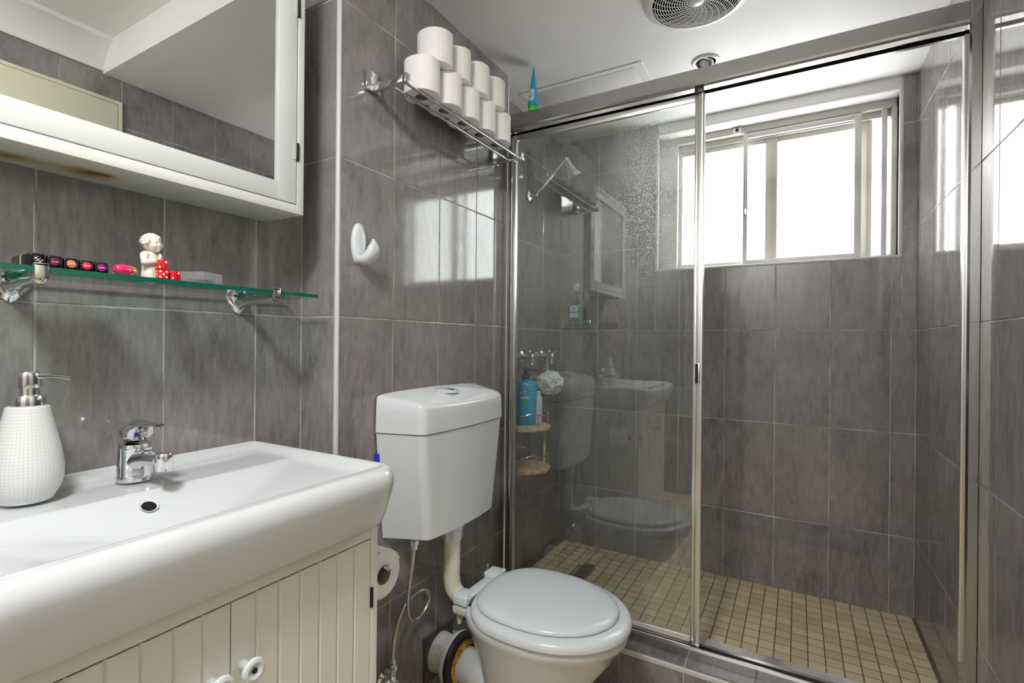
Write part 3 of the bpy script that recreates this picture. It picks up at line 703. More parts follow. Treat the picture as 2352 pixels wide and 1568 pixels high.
def roll(bm_o, bm_c, c, d, R, Rc, L):
    c = Vector(c); d = Vector(d)
    prof = [(Rc, 0), (R-0.003, 0), (R, 0.002), (R, L-0.002), (R-0.003, L), (Rc, L)]
    a, b = frame_of(d); n = 48
    rings = []
    for (r, h) in prof + [prof[0]]:
        rings.append([c + d*h + (a*math.cos(2*PI*i/n) + b*math.sin(2*PI*i/n))*r*(1+0.008*math.sin(3*2*PI*i/n+1)) for i in range(n)])
    ringloft(bm_o, rings[:-1], False, False)
    lathe(bm_c, [(Rc-0.0008, 0.0005), (Rc-0.0008, L-0.0005), (Rc, L-0.0005), (Rc, 0.0005), (Rc-0.0008, 0.0005)], c, d, 40, cap=False)
tr = thing('toilet_roll', (-0.81, RQ, 0.60), 'part-used toilet roll hanging on the chrome holder beside the vanity', 'toilet roll')
b1, b2 = nb(), nb(); roll(b1, b2, (-0.858, RQ, RQZ), (1, 0, 0), 0.050, 0.0205, 0.098)
part('paper', b1, 'paper', tr); part('core', b2, 'core', tr)
pts = [(RQ+0.0506*math.cos(a), RQZ+0.0506*math.sin(a)) for a in [math.radians(t) for t in (20, 40, 60, 80, 100)]]
bm2 = nb(); ringloft(bm2, [[(x, y, z) for y, z in pts] + [(x, y+0.0012, z+0.0012) for y, z in pts[::-1]] for x in (-0.858, -0.81, -0.760)]); part('loose_sheet', bm2, 'paper', tr)

# ------------------------------------------------------------------ cistern
CC = 1.238
def cis_ring(z, wb, wf, dep, rr_, bow=0.010, zf=None):
    """plan outline: back on the wall, sides converge, front slightly bowed; zf = z at the front"""
    out = []; xb = XC+0.004; xf = XC+dep; n = 7
    hb, hf = wb/2, wf/2
    def zz(x): return z if zf is None else z + (zf-z)*((x-xb)/(xf-xb))**2
    pts = [(xb, CC-hb)]
    for i in range(n+1):
        a = PI/2*i/n; pts.append((xf-rr_ + rr_*math.sin(a) - bow, CC-hf+rr_-rr_*math.cos(a)))
    for i in range(1, 8):
        t = i/8; y = (CC-hf+rr_)*(1-t) + (CC+hf-rr_)*t; pts.append((xf-bow+bow*4*t*(1-t), y))
    for i in range(n+1):
        a = PI/2*(1-i/n); pts.append((xf-rr_ + rr_*math.sin(a) - bow, CC+hf-rr_+rr_*math.cos(a)))
    pts.append((xb, CC+hb))
    return [(x, y, zz(x)) for x, y in pts]
ci = thing('toilet_cistern', (XC+0.07, CC, 0.62), 'white plastic toilet cistern mounted on the tiled wall', 'cistern')
bm = nb()
ringloft(bm, [cis_ring(0.600, 0.425, 0.340, 0.135, 0.03), cis_ring(0.602, 0.430, 0.348, 0.139, 0.03), cis_ring(0.75, 0.462, 0.386, 0.144, 0.03), cis_ring(0.8945, 0.486, 0.418, 0.149, 0.03)])
part('tank', bm, 'plastic', ci, ang=40)
bm = nb()
def lid_ring(s, z, zf): return cis_ring(z, 0.492*s, 0.426*s, 0.152*(1-(1-s)*0.9), 0.03*max(s, .3), zf=zf)
ringloft(bm, [cis_ring(0.8975, 0.492, 0.426, 0.152, 0.03), cis_ring(0.955, 0.489, 0.422, 0.151, 0.03, zf=0.948), lid_ring(0.985, 0.992, 0.962), lid_ring(0.965, 0.997, 0.968), lid_ring(0.90, 1.000, 0.973), lid_ring(0.70, 1.0035, 0.981), lid_ring(0.40, 1.005, 0.992), lid_ring(0.12, 1.006, 1.000)])
ld = part('lid', bm, 'plastic', ci, ang=40)
bm = nb(); lathe(bm, [(0.035, -0.006), (0.035, 0.0004), (0.0338, 0.0010), (0.001, 0.0012)], (XC+0.060, CC, 0.9993), (0.10, 0, 1), 40); bt = part('flush_button', bm, 'plastic', ld)
part('button_gap', box(nb(), XC+0.040, XC+0.084, CC-0.0006, CC+0.0006, 0.9960, 1.0012), 'dark', bt, False)
# small unidentified blue object behind the cistern
solo('blue_sliver', bx(XC+0.002, XC+0.010, 0.9915, 1.015, 0.80, 0.840, bev=0.003), mat('sliver_blue', srgb(20, 40, 190), 0.5), 'small blue object showing behind the left side of the cistern', 'plastic tag')

# flush pipe
PX, PY = -0.915, 1.238
fp = thing('flush_pipe', (PX, PY, 0.37), 'yellowed white flush pipe from cistern to toilet pan', 'pipe')
bm = nb(); tube(bm, [(PX, PY, 0.599), (PX, PY, 0.55), (PX, PY, 0.47), (PX, PY, 0.425), (PX+0.008, PY+0.001, 0.392), (PX+0.030, PY+0.003, 0.372), (PX+0.06, PY+0.006, 0.365), (PX+0.10, PY+0.01, 0.362)], 0.0255, 24, 8); part('pipe', bm, 'oldplastic', fp)
bm = nb(); ringloft(bm, [[(PX+r*math.cos(2*PI*i/8), PY+r*math.sin(2*PI*i/8), z) for i in range(8)] for r, z in ((0.029, 0.542), (0.033, 0.545), (0.033, 0.574), (0.036, 0.576), (0.040, 0.594), (0.040, 0.5995))]); part('nut', bm, 'plastic', fp, ang=20)

# ------------------------------------------------------------------ toilet pan
TC = 1.258
def egg(x0, x1, hw, n=48, pw=1.0, cy=TC, sq=2.3):
    """egg outline, back x0 (wall side, flatter) to tip x1"""
    out = []; xm = x0 + (x1-x0)*0.46
    for i in range(n):
        a = 2*PI*i/n; c, s = math.cos(a), math.sin(a)
        if c >= 0: x = xm + (x1-xm)*c; y = hw*s
        else:
            e = 2.0/sq; x = xm - (xm-x0)*abs(c)**e; y = hw*math.copysign(abs(s)**(2/2.0 if abs(s) > 0.999 else 0.92), s)
        out.append((x, cy+y))
    return out
def er(z, x0, x1, hw, sq=2.3): return [(x, y, z) for x, y in egg(x0, x1, hw, sq=sq)]
pan = thing('toilet_pan', (-0.62, TC, 0), 'white ceramic toilet bowl with seat and closed lid', 'toilet')
bm = nb()
ringloft(bm, [er(0.0, -0.80, -0.53, 0.10), er(0.02, -0.80, -0.53, 0.098), er(0.06, -0.79, -0.545, 0.088), er(0.12, -0.785, -0.565, 0.088), er(0.19, -0.79, -0.515, 0.108), er(0.26, -0.80, -0.455, 0.136), er(0.32, -0.815, -0.412, 0.160), er(0.365, -0.83, -0.386, 0.176), er(0.372, -0.835, -0.376, 0.180), er(0.385, -0.836, -0.374, 0.182), er(0.396, -0.835, -0.375, 0.181), er(0.400, -0.830, -0.380, 0.177)])
part('bowl', bm, 'ceramic', pan, ang=60)
part('hinge_ledge', box(nb(), -0.856, -0.76, TC-0.104, TC+0.104, 0.366, 0.400, bev=0.013, seg=4), 'ceramic', pan)
bm = nb()
ringloft(bm, [er(0.4005, -0.800, -0.372, 0.184, 3.0), er(0.4015, -0.805, -0.367, 0.189, 3.0), er(0.412, -0.806, -0.366, 0.190, 3.0), er(0.419, -0.803, -0.370, 0.186, 3.0), er(0.423, -0.797, -0.377, 0.179, 3.0), er(0.4235, -0.79, -0.40, 0.16, 3.0)])
seat = part('seat', bm, 'seat', pan, ang=50)
bm = nb()
ringloft(bm, [er(0.4238, -0.786, -0.405, 0.158, 3.2), er(0.426, -0.790, -0.401, 0.162, 3.2), er(0.431, -0.791, -0.400, 0.163, 3.2), er(0.4365, -0.787, -0.404, 0.158, 3.2), er(0.440, -0.776, -0.414, 0.148, 3.2), er(0.4425, -0.75, -0.44, 0.122, 3.0), er(0.444, -0.70, -0.50, 0.07, 2.5), er(0.4445, -0.63, -0.58, 0.01, 2.2)])
part('lid', bm, 'seat', pan, ang=60)
for s in (-1, 1):
    part('hinge_block', box(nb(), -0.848, -0.800, TC+s*0.082-0.027, TC+s*0.082+0.027, 0.4005, 0.4285, bev=0.006, seg=3), 'seat', pan)
part('hinge_bridge', box(nb(), -0.842, -0.802, TC-0.053, TC+0.053, 0.4005, 0.415, bev=0.004), 'seat', pan)
for s in (-1, 1):
    bm = nb(); tube(bm, [(-0.797, TC+s*0.082-0.014, 0.428), (-0.797, TC+s*0.082+0.014, 0.428)], 0.0070, 16); part('hinge_pin', bm, 'seat', pan)
bm = nb(); tube(bm, [(-0.885, 1.272, 0.150), (-0.850, 1.270, 0.150), (-0.818, 1.266, 0.143), (-0.785, 1.262, 0.115), (-0.762, TC, 0.07), (-0.745, TC, 0.02), (-0.74, TC, 0.0)], lambda t: 0.052+0.006*t, 28, 6); part('trap_outlet', bm, 'ceramic', pan)
bm = nb(); ringloft(bm, [[(-0.80, TC+s*0.05-0.012*s, 0.36), (-0.66, TC-0.125, 0.30), (-0.70, TC-0.115, 0.26), (-0.80, TC-0.06, 0.33)] for s in (0,)] + [[(-0.80, TC, 0.36), (-0.66, TC-0.10, 0.30), (-0.70, TC-0.09, 0.26), (-0.80, TC, 0.33)]]); bm.free()
bm = nb(); lathe(bm, [(0.006, 0), (0.006, 0.012), (0.010, 0.014), (0.006, 0.035)], (-0.845, TC-0.075, 0.366), (0, 0, -1), 14); part('hinge_bolt', bm, 'oldplastic', pan)

# waste connector
wc = thing('waste_connector', (XC+0.05, 1.275, 0.08), 'white waste pipe connector with black rubber ring behind the toilet', 'pipe connector')
wax = V(1, -0.03, 0)
part('wall_plate', box(nb(), XC+0.0005, XC+0.007, 1.206, 1.352, 0.082, 0.222, bev=0.0015), 'plate', wc)
bm = nb(); lathe(bm, [(0.060, 0.005), (0.059, 0.012), (0.0575, 0.03), (0.0585, 0.055), (0.064, 0.066)], (XC, 1.279, 0.152), wax, 40); part('sleeve', bm, 'pipe', wc)
bm = nb(); lathe(bm, [(0.064, 0.064), (0.079, 0.070), (0.082, 0.076), (0.082, 0.086)], (XC, 1.279, 0.152), wax, 44); part('flange', bm, 'plastic', wc)
bm = nb(); lathe(bm, [(0.080, 0.085), (0.083, 0.087), (0.083, 0.094), (0.079, 0.100), (0.064, 0.108), (0.054, 0.110)], (XC, 1.279, 0.152), wax, 44); part('rubber_ring', bm, 'rubber', wc)
bm = nb(); lathe(bm, [(0.066, 0.1070), (0.060, 0.1105), (0.0545, 0.113), (0.0535, 0.119)], (XC, 1.279, 0.152), wax, 44, cap=False); part('rust_stain', bm, 'rust', wc)

# water hose and valve
hs = thing('water_hose', (-0.95, 1.08, 0.25), 'braided steel water hose looping below the cistern', 'hose')
bm = nb(); hp = [(-0.930, 1.079, 0.566), (-0.932, 1.076, 0.53), (-0.938, 1.072, 0.47), (-0.944, 1.073, 0.41), (-0.947, 1.084, 0.366), (-0.948, 1.112, 0.345), (-0.946, 1.148, 0.355), (-0.944, 1.168, 0.385), (-0.946, 1.152, 0.413), (-0.952, 1.115, 0.417), (-0.958, 1.075, 0.396), (-0.962, 1.048, 0.35), (-0.963, 1.036, 0.30), (-0.963, 1.034, 0.262)]
tube(bm, hp, 0.0062, 12, 8); part('hose', bm, 'braid', hs)
bm = nb(); lathe(bm, [(0.010, 0), (0.010, 0.012), (0.013, 0.013), (0.013, 0.026), (0.009, 0.028), (0.009, 0.036)], (-0.930, 1.079, 0.5635), (0, 0, 1), 6); part('hose_nut', bm, 'chrome', hs, ang=20)
bm = nb(); lathe(bm, [(0.009, 0.0), (0.009, 0.014), (0.0125, 0.015), (0.0125, 0.028), (0.008, 0.03), (0.008, 0.045)], (-0.963, 1.034, 0.224), (0, 0, 1), 6); part('hose_nut', bm, 'chrome', hs, ang=20)
vv = thing('stop_valve', (-0.965, 1.03, 0.19), 'chrome stop valve on the wall beside the vanity', 'valve')
bm = nb(); lathe(bm, [(0.026, 0), (0.026, 0.004), (0.016, 0.012), (0.012, 0.03), (0.014, 0.04), (0.010, 0.048)], (XC+0.0005, 1.034, 0.205), (1, 0, 0), 28); part('body', bm, 'chrome', vv)
bm = nb(); lathe(bm, [(0.010, 0), (0.012, 0.012), (0.009, 0.024)], (-0.963, 1.034, 0.202), (0, 0, 1), 20); part('outlet', bm, 'chrome', vv)
bm = nb(); tube(bm, [(-0.963, 1.034, 0.205), (-0.950, 1.000, 0.225)], 0.008, 12); ball(bm, (-0.945, 0.990, 0.232), (0.016, 0.016, 0.013), 3); part('handle', bm, 'chrome', vv)

# toilet brush behind the pan
tb = thing('toilet_brush', (-0.935, 1.470, 0), 'toilet brush with thin chrome handle standing behind the toilet', 'toilet brush')
bm = nb(); lathe(bm, [(0.045, 0), (0.048, 0.004), (0.046, 0.10), (0.043, 0.12), (0.012, 0.125)], (-0.935, 1.470, 0), (0, 0, 1), 32); part('pot', bm, 'chrome', tb)
bm = nb(); lathe(bm, [(0.0055, 0.12), (0.0055, 0.362), (0.0070, 0.363), (0.0070, 0.372), (0.005, 0.374)], (-0.935, 1.470, 0), (0, 0, 1), 20); part('handle', bm, 'chrome', tb)

# ------------------------------------------------------------------ white wall hook
hk = thing('wall_hook', (XC, 0.93, 1.345), 'white plastic stick-on wall hook on the tiles above the cistern', 'hook')
def leaf_ring(w, h, zc, x): return [(x, 0.926+w*math.cos(a), zc+h*math.sin(a)) for a in [2*PI*i/32 for i in range(32)]]
bm = nb(); ringloft(bm, [leaf_ring(0.0225, 0.0535, 1.400, XC), leaf_ring(0.0225, 0.0535, 1.400, XC+0.006), leaf_ring(0.0205, 0.050, 1.400, XC+0.010), leaf_ring(0.014, 0.038, 1.400, XC+0.013), leaf_ring(0.004, 0.015, 1.400, XC+0.0142)]); part('back_plate', bm, 'plastic', hk, ang=60)
bm = nb(); tube(bm, [(XC+0.008, 0.927, 1.362), (XC+0.018, 0.929, 1.357), (XC+0.034, 0.933, 1.362), (XC+0.044, 0.936, 1.376), (XC+0.047, 0.938, 1.394), (XC+0.045, 0.938, 1.410)], lambda t: 0.0125 + 0.006*math.sin(PI*min(1, t*1.1)) - 0.0085*max(0, t-0.72)/0.28, 20, 6, flat=(1.25, 0.8)); part('prong', bm, 'plastic', hk, ang=60)

# ------------------------------------------------------------------ chrome rack with toilet rolls
RZ = 1.817
rk = thing('chrome_rack', (-0.93, 1.26, 1.80), 'chrome two-rail wall rack holding toilet rolls', 'rack')
for y, pl in ((0.968, 0.968), (1.583, 1.590)):
    pt = part('wall_mount', box(nb(), XC+0.0005, XC+0.012, pl-0.025, pl+0.025, RZ-0.006, RZ+0.046, bev=0.0015), 'chrome', rk)
    part('arm', box(nb(), XC+0.010, -0.872, y-0.0085, y+0.0085, RZ-0.008, RZ+0.012, bev=0.0025), 'chrome', pt)
    part('end_cap', box(nb(), -0.880, -0.868, y-0.0090, y+0.0090, RZ-0.010, RZ+0.014, bev=0.0012), 'chrome', pt)
for x in (-0.886, -0.931):
    bm = nb(); tube(bm, [(x, 0.968, RZ-0.001), (x, 1.583, RZ-0.001)], 0.0042, 16); part('rail', bm, 'chrome', rk)
RB = RZ + 0.0034
b1, b2 = nb(), nb(); roll(b1, b2, (0, 0, 0), (0, 0, 1), 0.0510, 0.0195, 0.0945)
pm_, cm_ = bpy.data.meshes.new('paper'), bpy.data.meshes.new('core'); finish(b1, pm_); finish(b2, cm_); pm_.materials.append(M['paper']); cm_.materials.append(M['core'])
bm = nb(); ring = []
ringloft(bm, [[(0.0510*math.cos(a), 0.0510*math.sin(a), z) for a in [math.radians(t) for t in range(-12, 25, 6)]] + [(0.0520*math.cos(a), 0.0520*math.sin(a), z) for a in [math.radians(t) for t in range(24, -13, -6)]] for z in (0.001, 0.05, 0.0935)])
fm_ = bpy.data.meshes.new('loose_edge'); finish(bm, fm_); fm_.materials.append(M['paper'])
ords = ['first', 'second', 'third', 'fourth', 'fifth']
lower = [1.068, 1.1635, 1.259, 1.3545, 1.450]; upper = [1.112, 1.209, 1.3055, 1.402]
for row, ys, z in (('bottom', lower, RB), ('top', upper, RB+0.0948)):
    for i, y in enumerate(ys):
        x = -0.903 + (0.004 if row == 'top' else 0.0) + random.uniform(-0.004, 0.004)
        lab = '%s white toilet roll from the left in the %s row on the chrome rack' % (ords[i], row)
        t = thing('toilet_roll', (x, y, z), lab, 'toilet roll', 'spare toilet rolls on the chrome rack')
        t.scale = (1, 0.925, 1); fr_ = random.uniform(-1.6, 0.5)
        for nm, me in (('paper', pm_), ('core', cm_), ('loose_edge', fm_)):
            o = link(bpy.data.objects.new(nm, me)); o.parent = t
            if nm == 'loose_edge': o.rotation_euler = (0, 0, fr_)

# ------------------------------------------------------------------ shower screen frame and sliding door
sf_ = thing('shower_screen_frame', (-0.3, 1.68, 0.15), 'bright aluminium frame of the shower screen with top rail and bottom track', 'shower frame')
SY = 1.657
bm = nb()
hp = [(SY, 2.018), (SY, 1.972), (SY+0.003, 1.966), (SY+0.010, 1.962), (SY+0.012, 1.952), (SY+0.016, 1.952), (SY+0.016, 1.975), (SY+0.034, 1.975), (SY+0.034, 1.948), (SY+0.046, 1.948), (SY+0.050, 1.956), (SY+0.050, 2.018)]
ringloft(bm, [[(x, y, z) for y, z in hp] for x in (XC+0.002, XE-0.001)]); part('top_rail', bm, 'alu', sf_, ang=25)
bm = nb()
bp_ = [(SY-0.002, 0.1505), (SY-0.002, 0.178), (SY+0.002, 0.186), (SY+0.006, 0.186), (SY+0.008, 0.160), (SY+0.032, 0.160), (SY+0.034, 0.180), (SY+0.048, 0.180), (SY+0.052, 0.170), (SY+0.052, 0.1505)]
ringloft(bm, [[(x, y, z) for y, z in bp_] for x in (XC+0.002, XE-0.001)]); part('bottom_track', bm, 'alu', sf_, ang=25)
bm = nb()
jp = [(XC+0.001, SY), (XC+0.018, SY), (XC+0.022, SY+0.004), (XC+0.030, SY+0.004), (XC+0.030, SY+0.014), (XC+0.024, SY+0.016), (XC+0.024, SY+0.030), (XC+0.034, SY+0.030), (XC+0.034, SY+0.046), (XC+0.001, SY+0.046)]
ringloft(bm, [[(x, y, z) for x, y in jp] for z in (0.186, 1.950)]); part('left_jamb', bm, 'alu', sf_, ang=25)
bm = nb()
jp = [(XE-0.001, SY-0.002), (XE-0.020, SY-0.002), (XE-0.024, SY+0.005), (XE-0.024, SY+0.052), (XE-0.001, SY+0.052)]
ringloft(bm, [[(x, y, z) for x, y in jp] for z in (0.1865, 2.0195)]); part('right_jamb', bm, 'alu', sf_, ang=25)
bm = nb(); box(bm, XE-0.030, XE-0.022, SY+0.022, SY+0.042, 0.34, 1.946, bev=0.0015); part('bumper_strip', bm, 'alu2', sf_)
sdoor = thing('shower_door', (-0.6, SY+0.02, 0.16), 'sliding shower door of water-stained glass in an aluminium frame', 'shower door')
GX0, GX1, GZ_0, GZ_1 = XC+0.036, -0.262, 0.182, 1.944
part('left_stile', box(nb(), GX0, GX0+0.014, SY+0.014, SY+0.034, GZ_0, GZ_1, bev=0.002), 'alu2', sdoor)
rs = bm = nb(); box(bm, GX1-0.030, GX1-0.019, SY+0.017, SY+0.034, GZ_0, GZ_1, bev=0.0015); box(bm, GX1-0.020, GX1, SY+0.010, SY+0.036, GZ_0, GZ_1, bev=0.0025); box(bm, GX1-0.008, GX1-0.0055, SY+0.0085, SY+0.011, GZ_0, GZ_1)
rst = part('right_stile', bm, 'alu2', sdoor)
part('top_bar', box(nb(), GX0+0.014, GX1-0.03, SY+0.017, SY+0.031, GZ_1-0.022, GZ_1, bev=0.0015), 'alu2', sdoor)
part('bottom_bar', box(nb(), GX0+0.014, GX1-0.03, SY+0.017, SY+0.031, GZ_0, GZ_0+0.026, bev=0.0015), 'alu2', sdoor)
bm = box(nb(), GX0+0.010, GX1-0.022, SY+0.0220, SY+0.0260, GZ_0+0.02, GZ_1-0.016)
for f in bm.faces: f.material_index = 0 if f.calc_center_median().y < SY+0.0221 else 1
gm = part('glass_panel', bm, ['sglass', 'sglass_clean'], sdoor, False)
hd = part('handle', box(nb(), GX1-0.0205, GX1-0.0055, SY+0.002, SY+0.012, 1.020, 1.086, bev=0.001), 'alu', sdoor)
part('grip_recess', box(nb(), GX1-0.0195, GX1-0.011, SY+0.0012, SY+0.003, 1.022, 1.084), 'dark', hd, False)
part('roller', box(nb(), GX1-0.030, GX1-0.003, SY+0.004, SY+0.030, GZ_1, GZ_1+0.020, bev=0.002), 'black', rst)
part('guide_block', box(nb(), GX1-0.018, GX1+0.002, SY+0.008, SY+0.034, GZ_0-0.020, GZ_0+0.004, bev=0.002), 'black', rst)

# flat tube standing on the top rail
tu = thing('cosmetic_tube', (-0.880, SY+0.022, 2.018), 'blue squeeze tube with green cap standing on the shower top rail', 'tube')
TB = V(-0.880, SY+0.022, 2.018)
bm = nb(); lathe(bm, [(0.0180, 0), (0.0190, 0.002), (0.0190, 0.022), (0.0180, 0.024)], TB, (0, 0, 1), 32); part('cap', bm, mat('green_cap', srgb(40, 190, 30), 0.35), tu)
bm = nb(); rings = []
td = V(-0.50, 0.866, 0).normalized(); tn = V(td.y, -td.x, 0)
for t in [i/14 for i in range(15)]:
    wt = 0.0205*(1-t)+0.0245*t; th = 0.0200*(1-t)**0.8+0.0010
    rings.append([TB + td*wt*math.cos(a) + tn*th*math.sin(a) + V(0, 0, 0.024+0.142*t) for a in [2*PI*i/28 for i in range(28)]])
ringloft(bm, rings); tb_ = part('tube_body', bm, mat('blue_tube', srgb(10, 150, 196), 0.3), tu, ang=50)
bm = nb(); rings = []
for t in (0.10, 0.2, 0.3, 0.40):
    wt = 0.0205*(1-t)+0.0245*t+0.0003; th = 0.0200*(1-t)**0.8+0.0013
    rings.append([TB + td*wt*math.cos(a) + tn*th*math.sin(a) + V(0, 0, 0.024+0.142*t) for a in [PI*(0.95+0.40*i/8) for i in range(9)]])
for i in range(3):
    pass
vr = [[bm.verts.new(p) for p in r] for r in rings]
for i in range(3):
    for j in range(8): bm.faces.new((vr[i][j], vr[i][j+1], vr[i+1][j+1], vr[i+1][j]))
def print_mat(name, bg, ink, sx=(200, 200, 420)):
    m = mat(name, bg, 0.4); k = N(m)
    nz = k.noise(k.coord(sx), 1.0, 1)
    k.l(k.ramp(nz, [(0.52, bg[:3]), (0.56, ink[:3])], 'CONSTANT'), k.b.inputs['Base Color']); return m
part('label', bm, print_mat('tube_print', srgb(220, 226, 228), srgb(40, 60, 80)), tb_)

# ------------------------------------------------------------------ inside the shower
ro = thing('shower_rose', (XS, 2.055, 1.83), 'chrome shower rose on a thin angled arm on the tiled wall', 'shower head')
bm = nb(); lathe(bm, [(0.034, 0), (0.034, 0.004), (0.030, 0.010), (0.022, 0.013), (0.014, 0.016), (0.012, 0.026), (0.014, 0.030), (0.014, 0.042), (0.010, 0.048)], (XS+0.0005, 2.055, 1.826), (1, 0, 0), 36); part('wall_flange', bm, 'chrome', ro)
bm = nb(); tube(bm, [(XS+0.036, 2.055, 1.830), (-0.945, 2.128, 1.992)], 0.0055, 14); part('arm', bm, 'chrome', ro)
bm = nb(); ball(bm, (-0.940, 2.130, 1.996), 0.012, 2); rd = V(0.45, 0.25, -1).normalized()
lathe(bm, [(0.009, 0.0), (0.012, 0.012), (0.015, 0.020), (0.014, 0.030), (0.020, 0.046), (0.026, 0.066), (0.036, 0.086), (0.037, 0.094), (0.032, 0.097), (0.001, 0.096)], (-0.940, 2.130, 1.996), rd, 32); part('rose', bm, 'chrome', ro, ang=50)
for y, w_ in ((1.995, 'nearer'), (2.200, 'farther')):
    tpp = thing('shower_tap', (XS, y, 1.08), 'chrome shower wall tap, %s to the screen, above the wooden caddy' % w_, 'tap', 'shower taps')
    bm = nb(); lathe(bm, [(0.030, 0), (0.030, 0.004), (0.024, 0.010), (0.013, 0.014), (0.012, 0.045)], (XS+0.0005, y, 1.081), (1, 0, 0), 32); part('flange', bm, 'chrome', tpp)
    bm = nb(); lathe(bm, [(0.012, 0.042), (0.016, 0.046), (0.017, 0.060), (0.013, 0.066), (0.001, 0.067)], (XS+0.0005, y, 1.081), (1, 0, 0), 28)
    for k in range(3):
        a = 2*PI*k/3 + 0.4; tube(bm, [(XS+0.054, y, 1.081), (XS+0.054, y+0.036*math.cos(a), 1.081+0.036*math.sin(a))], 0.0065, 12); ball(bm, (XS+0.054, y+0.036*math.cos(a), 1.081+0.036*math.sin(a)), 0.0085, 2)
    part('handle', bm, 'chrome', tpp)

lf = thing('bath_puff', (-1.030, 2.165, 0.90), 'white mesh bath puff hanging from the shower tap', 'bath puff')
bm = nb(); random.seed(3); pc = V(-1.032, 2.166, 0.952)
for k in range(46):
    ax = V(random.gauss(0, 1), random.gauss(0, 1), random.gauss(0, 1)).normalized(); a, b = frame_of(ax); R_ = random.uniform(0.042, 0.057); off = ax*random.uniform(-0.02, 0.02); a0 = random.uniform(0, 6); r_ = math.sqrt(max(0.0004, R_*R_-off.length_squared))
    pts = []
    for i in range(26):
        t = a0 + 4.6*i/25; rw = r_*(1+0.09*math.sin(t*7+k))
        pts.append(pc + off + (a*math.cos(t)+b*math.sin(t))*rw + ax*0.006*math.sin(t*5+k))
    tube(bm, pts, 0.0048, 5, flat=(1.6, 0.35))
ball(bm, pc, 0.034, 2); part('mesh_ball', bm, mat('white_mesh', srgb(232, 234, 236), 0.8), lf)
bm = nb(); tube(bm, [(XS+0.030, 2.200, 1.068), (XS+0.034, 2.192, 1.03), (-1.040, 2.172, 0.99)], 0.003, 8, 4); part('cord', bm, mat('white_cord', srgb(225, 225, 235), 0.8), lf)

# wooden tiered caddy standing in the corner next to the screen
KX, KY = -0.984, 1.842
cd = thing('wooden_caddy', (KX, KY, 0.60), 'two-tier round wooden and wire caddy hanging in the shower', 'caddy')
for z in (0.802, 0.632):
    bm = nb(); lathe(bm, [(0.098, 0), (0.102, 0.003), (0.102, 0.013), (0.098, 0.016)], (KX, KY, z-0.016), (0, 0, 1), 48); tr_ = part('tier', bm, 'wood', cd)
    bm = nb(); tube(bm, [(KX+0.092*math.cos(a), KY+0.092*math.sin(a), z+0.052+0.006*math.sin(a*6)) for a in [2*PI*i/64 for i in range(64)]], 0.0022, 8, closed=True)
    for k in range(6):
        a = 2*PI*k/6+0.5; tube(bm, [(KX+0.092*math.cos(a), KY+0.092*math.sin(a), z-0.004), (KX+0.092*math.cos(a), KY+0.092*math.sin(a), z+0.052)], 0.0020, 6)
    part('wire_rail', bm, 'chrome', tr_)
for k in range(2):
    a = 2*PI*k/2+0.75; part('post', tube(nb(), [(KX+0.080*math.cos(a), KY+0.080*math.sin(a), 0.60), (KX+0.080*math.cos(a), KY+0.080*math.sin(a), 0.787)], 0.0065, 14), 'wood', cd)
bm = nb(); tube(bm, [(XS+0.004, KY, 0.60), (XS+0.004, KY, 1.06)], 0.003, 8)
for z in (0.794, 0.624): tube(bm, [(XS+0.004, KY, z), (KX-0.10, KY, z)], 0.003, 8)
part('hanging_wire', bm, 'chrome', cd)
# blue pump bottle
bt_ = thing('shampoo_bottle', (-0.992, 1.850, 0.802), 'large blue bottle with black pump on the wooden caddy', 'bottle')
bc = V(-0.992, 1.850, 0.8022); rotz = Matrix.Rotation(0.42, 4, 'Z')
def obl(z, w_, d_, n=32, e=0.55):
    out = []
    for i in range(n):
        a = 2*PI*i/n; c, s = math.cos(a), math.sin(a)
        p = rotz @ V(w_*math.copysign(abs(c)**e, c), d_*math.copysign(abs(s)**e, s), z); out.append(bc + p)
    return out
blue = mat('blue_shampoo', srgb(20, 160, 205), 0.25); blue2 = mat('dark_blue_print', srgb(10, 110, 165), 0.35)
bm = nb(); ringloft(bm, [obl(0, 0.038, 0.024), obl(0.003, 0.041, 0.026), obl(0.06, 0.043, 0.028), obl(0.12, 0.0455, 0.029), obl(0.168, 0.047, 0.029), obl(0.176, 0.045, 0.027), obl(0.180, 0.034, 0.020), obl(0.182, 0.014, 0.013), obl(0.196, 0.013, 0.013, e=1.0)]); sb = part('bottle', bm, blue, bt_, ang=50)
bm = nb(); lathe(bm, [(0.016, 0.190), (0.016, 0.208), (0.009, 0.210), (0.009, 0.222), (0.014, 0.224), (0.014, 0.236), (0.010, 0.239)], bc, (0, 0, 1), 24); tube(bm, [bc+V(0, 0, 0.230), bc+V(0.03, 0.02, 0.231), bc+V(0.045, 0.03, 0.222)], 0.0055, 10, 3); part('pump', bm, 'black', bt_)
def on_front(x0, x1, z0, z1, yo=-0.0296):
    bm = nb(); vs = []
    for (x, z) in ((x0, z0), (x1, z0), (x1, z1), (x0, z1)): vs.append(bm.verts.new(bc + rotz @ V(x, yo, z)))
    for (x, z) in ((x0, z0), (x1, z0), (x1, z1), (x0, z1)): vs.append(bm.verts.new(bc + rotz @ V(x, yo+0.002, z)))
    for f in ((0, 1, 2, 3), (4, 7, 6, 5), (0, 4, 5, 1), (1, 5, 6, 2), (2, 6, 7, 3), (3, 7, 4, 0)): bm.faces.new([vs[i] for i in f])
    return bm
part('label', on_front(-0.024, 0.012, 0.128, 0.142), print_mat('shampoo_title', srgb(12, 90, 140), srgb(220, 235, 240), (300, 300, 120)), sb, False)
part('label', on_front(-0.024, 0.016, 0.110, 0.118), print_mat('shampoo_band', srgb(200, 228, 232), srgb(40, 120, 160), (260, 260, 200)), sb, False)
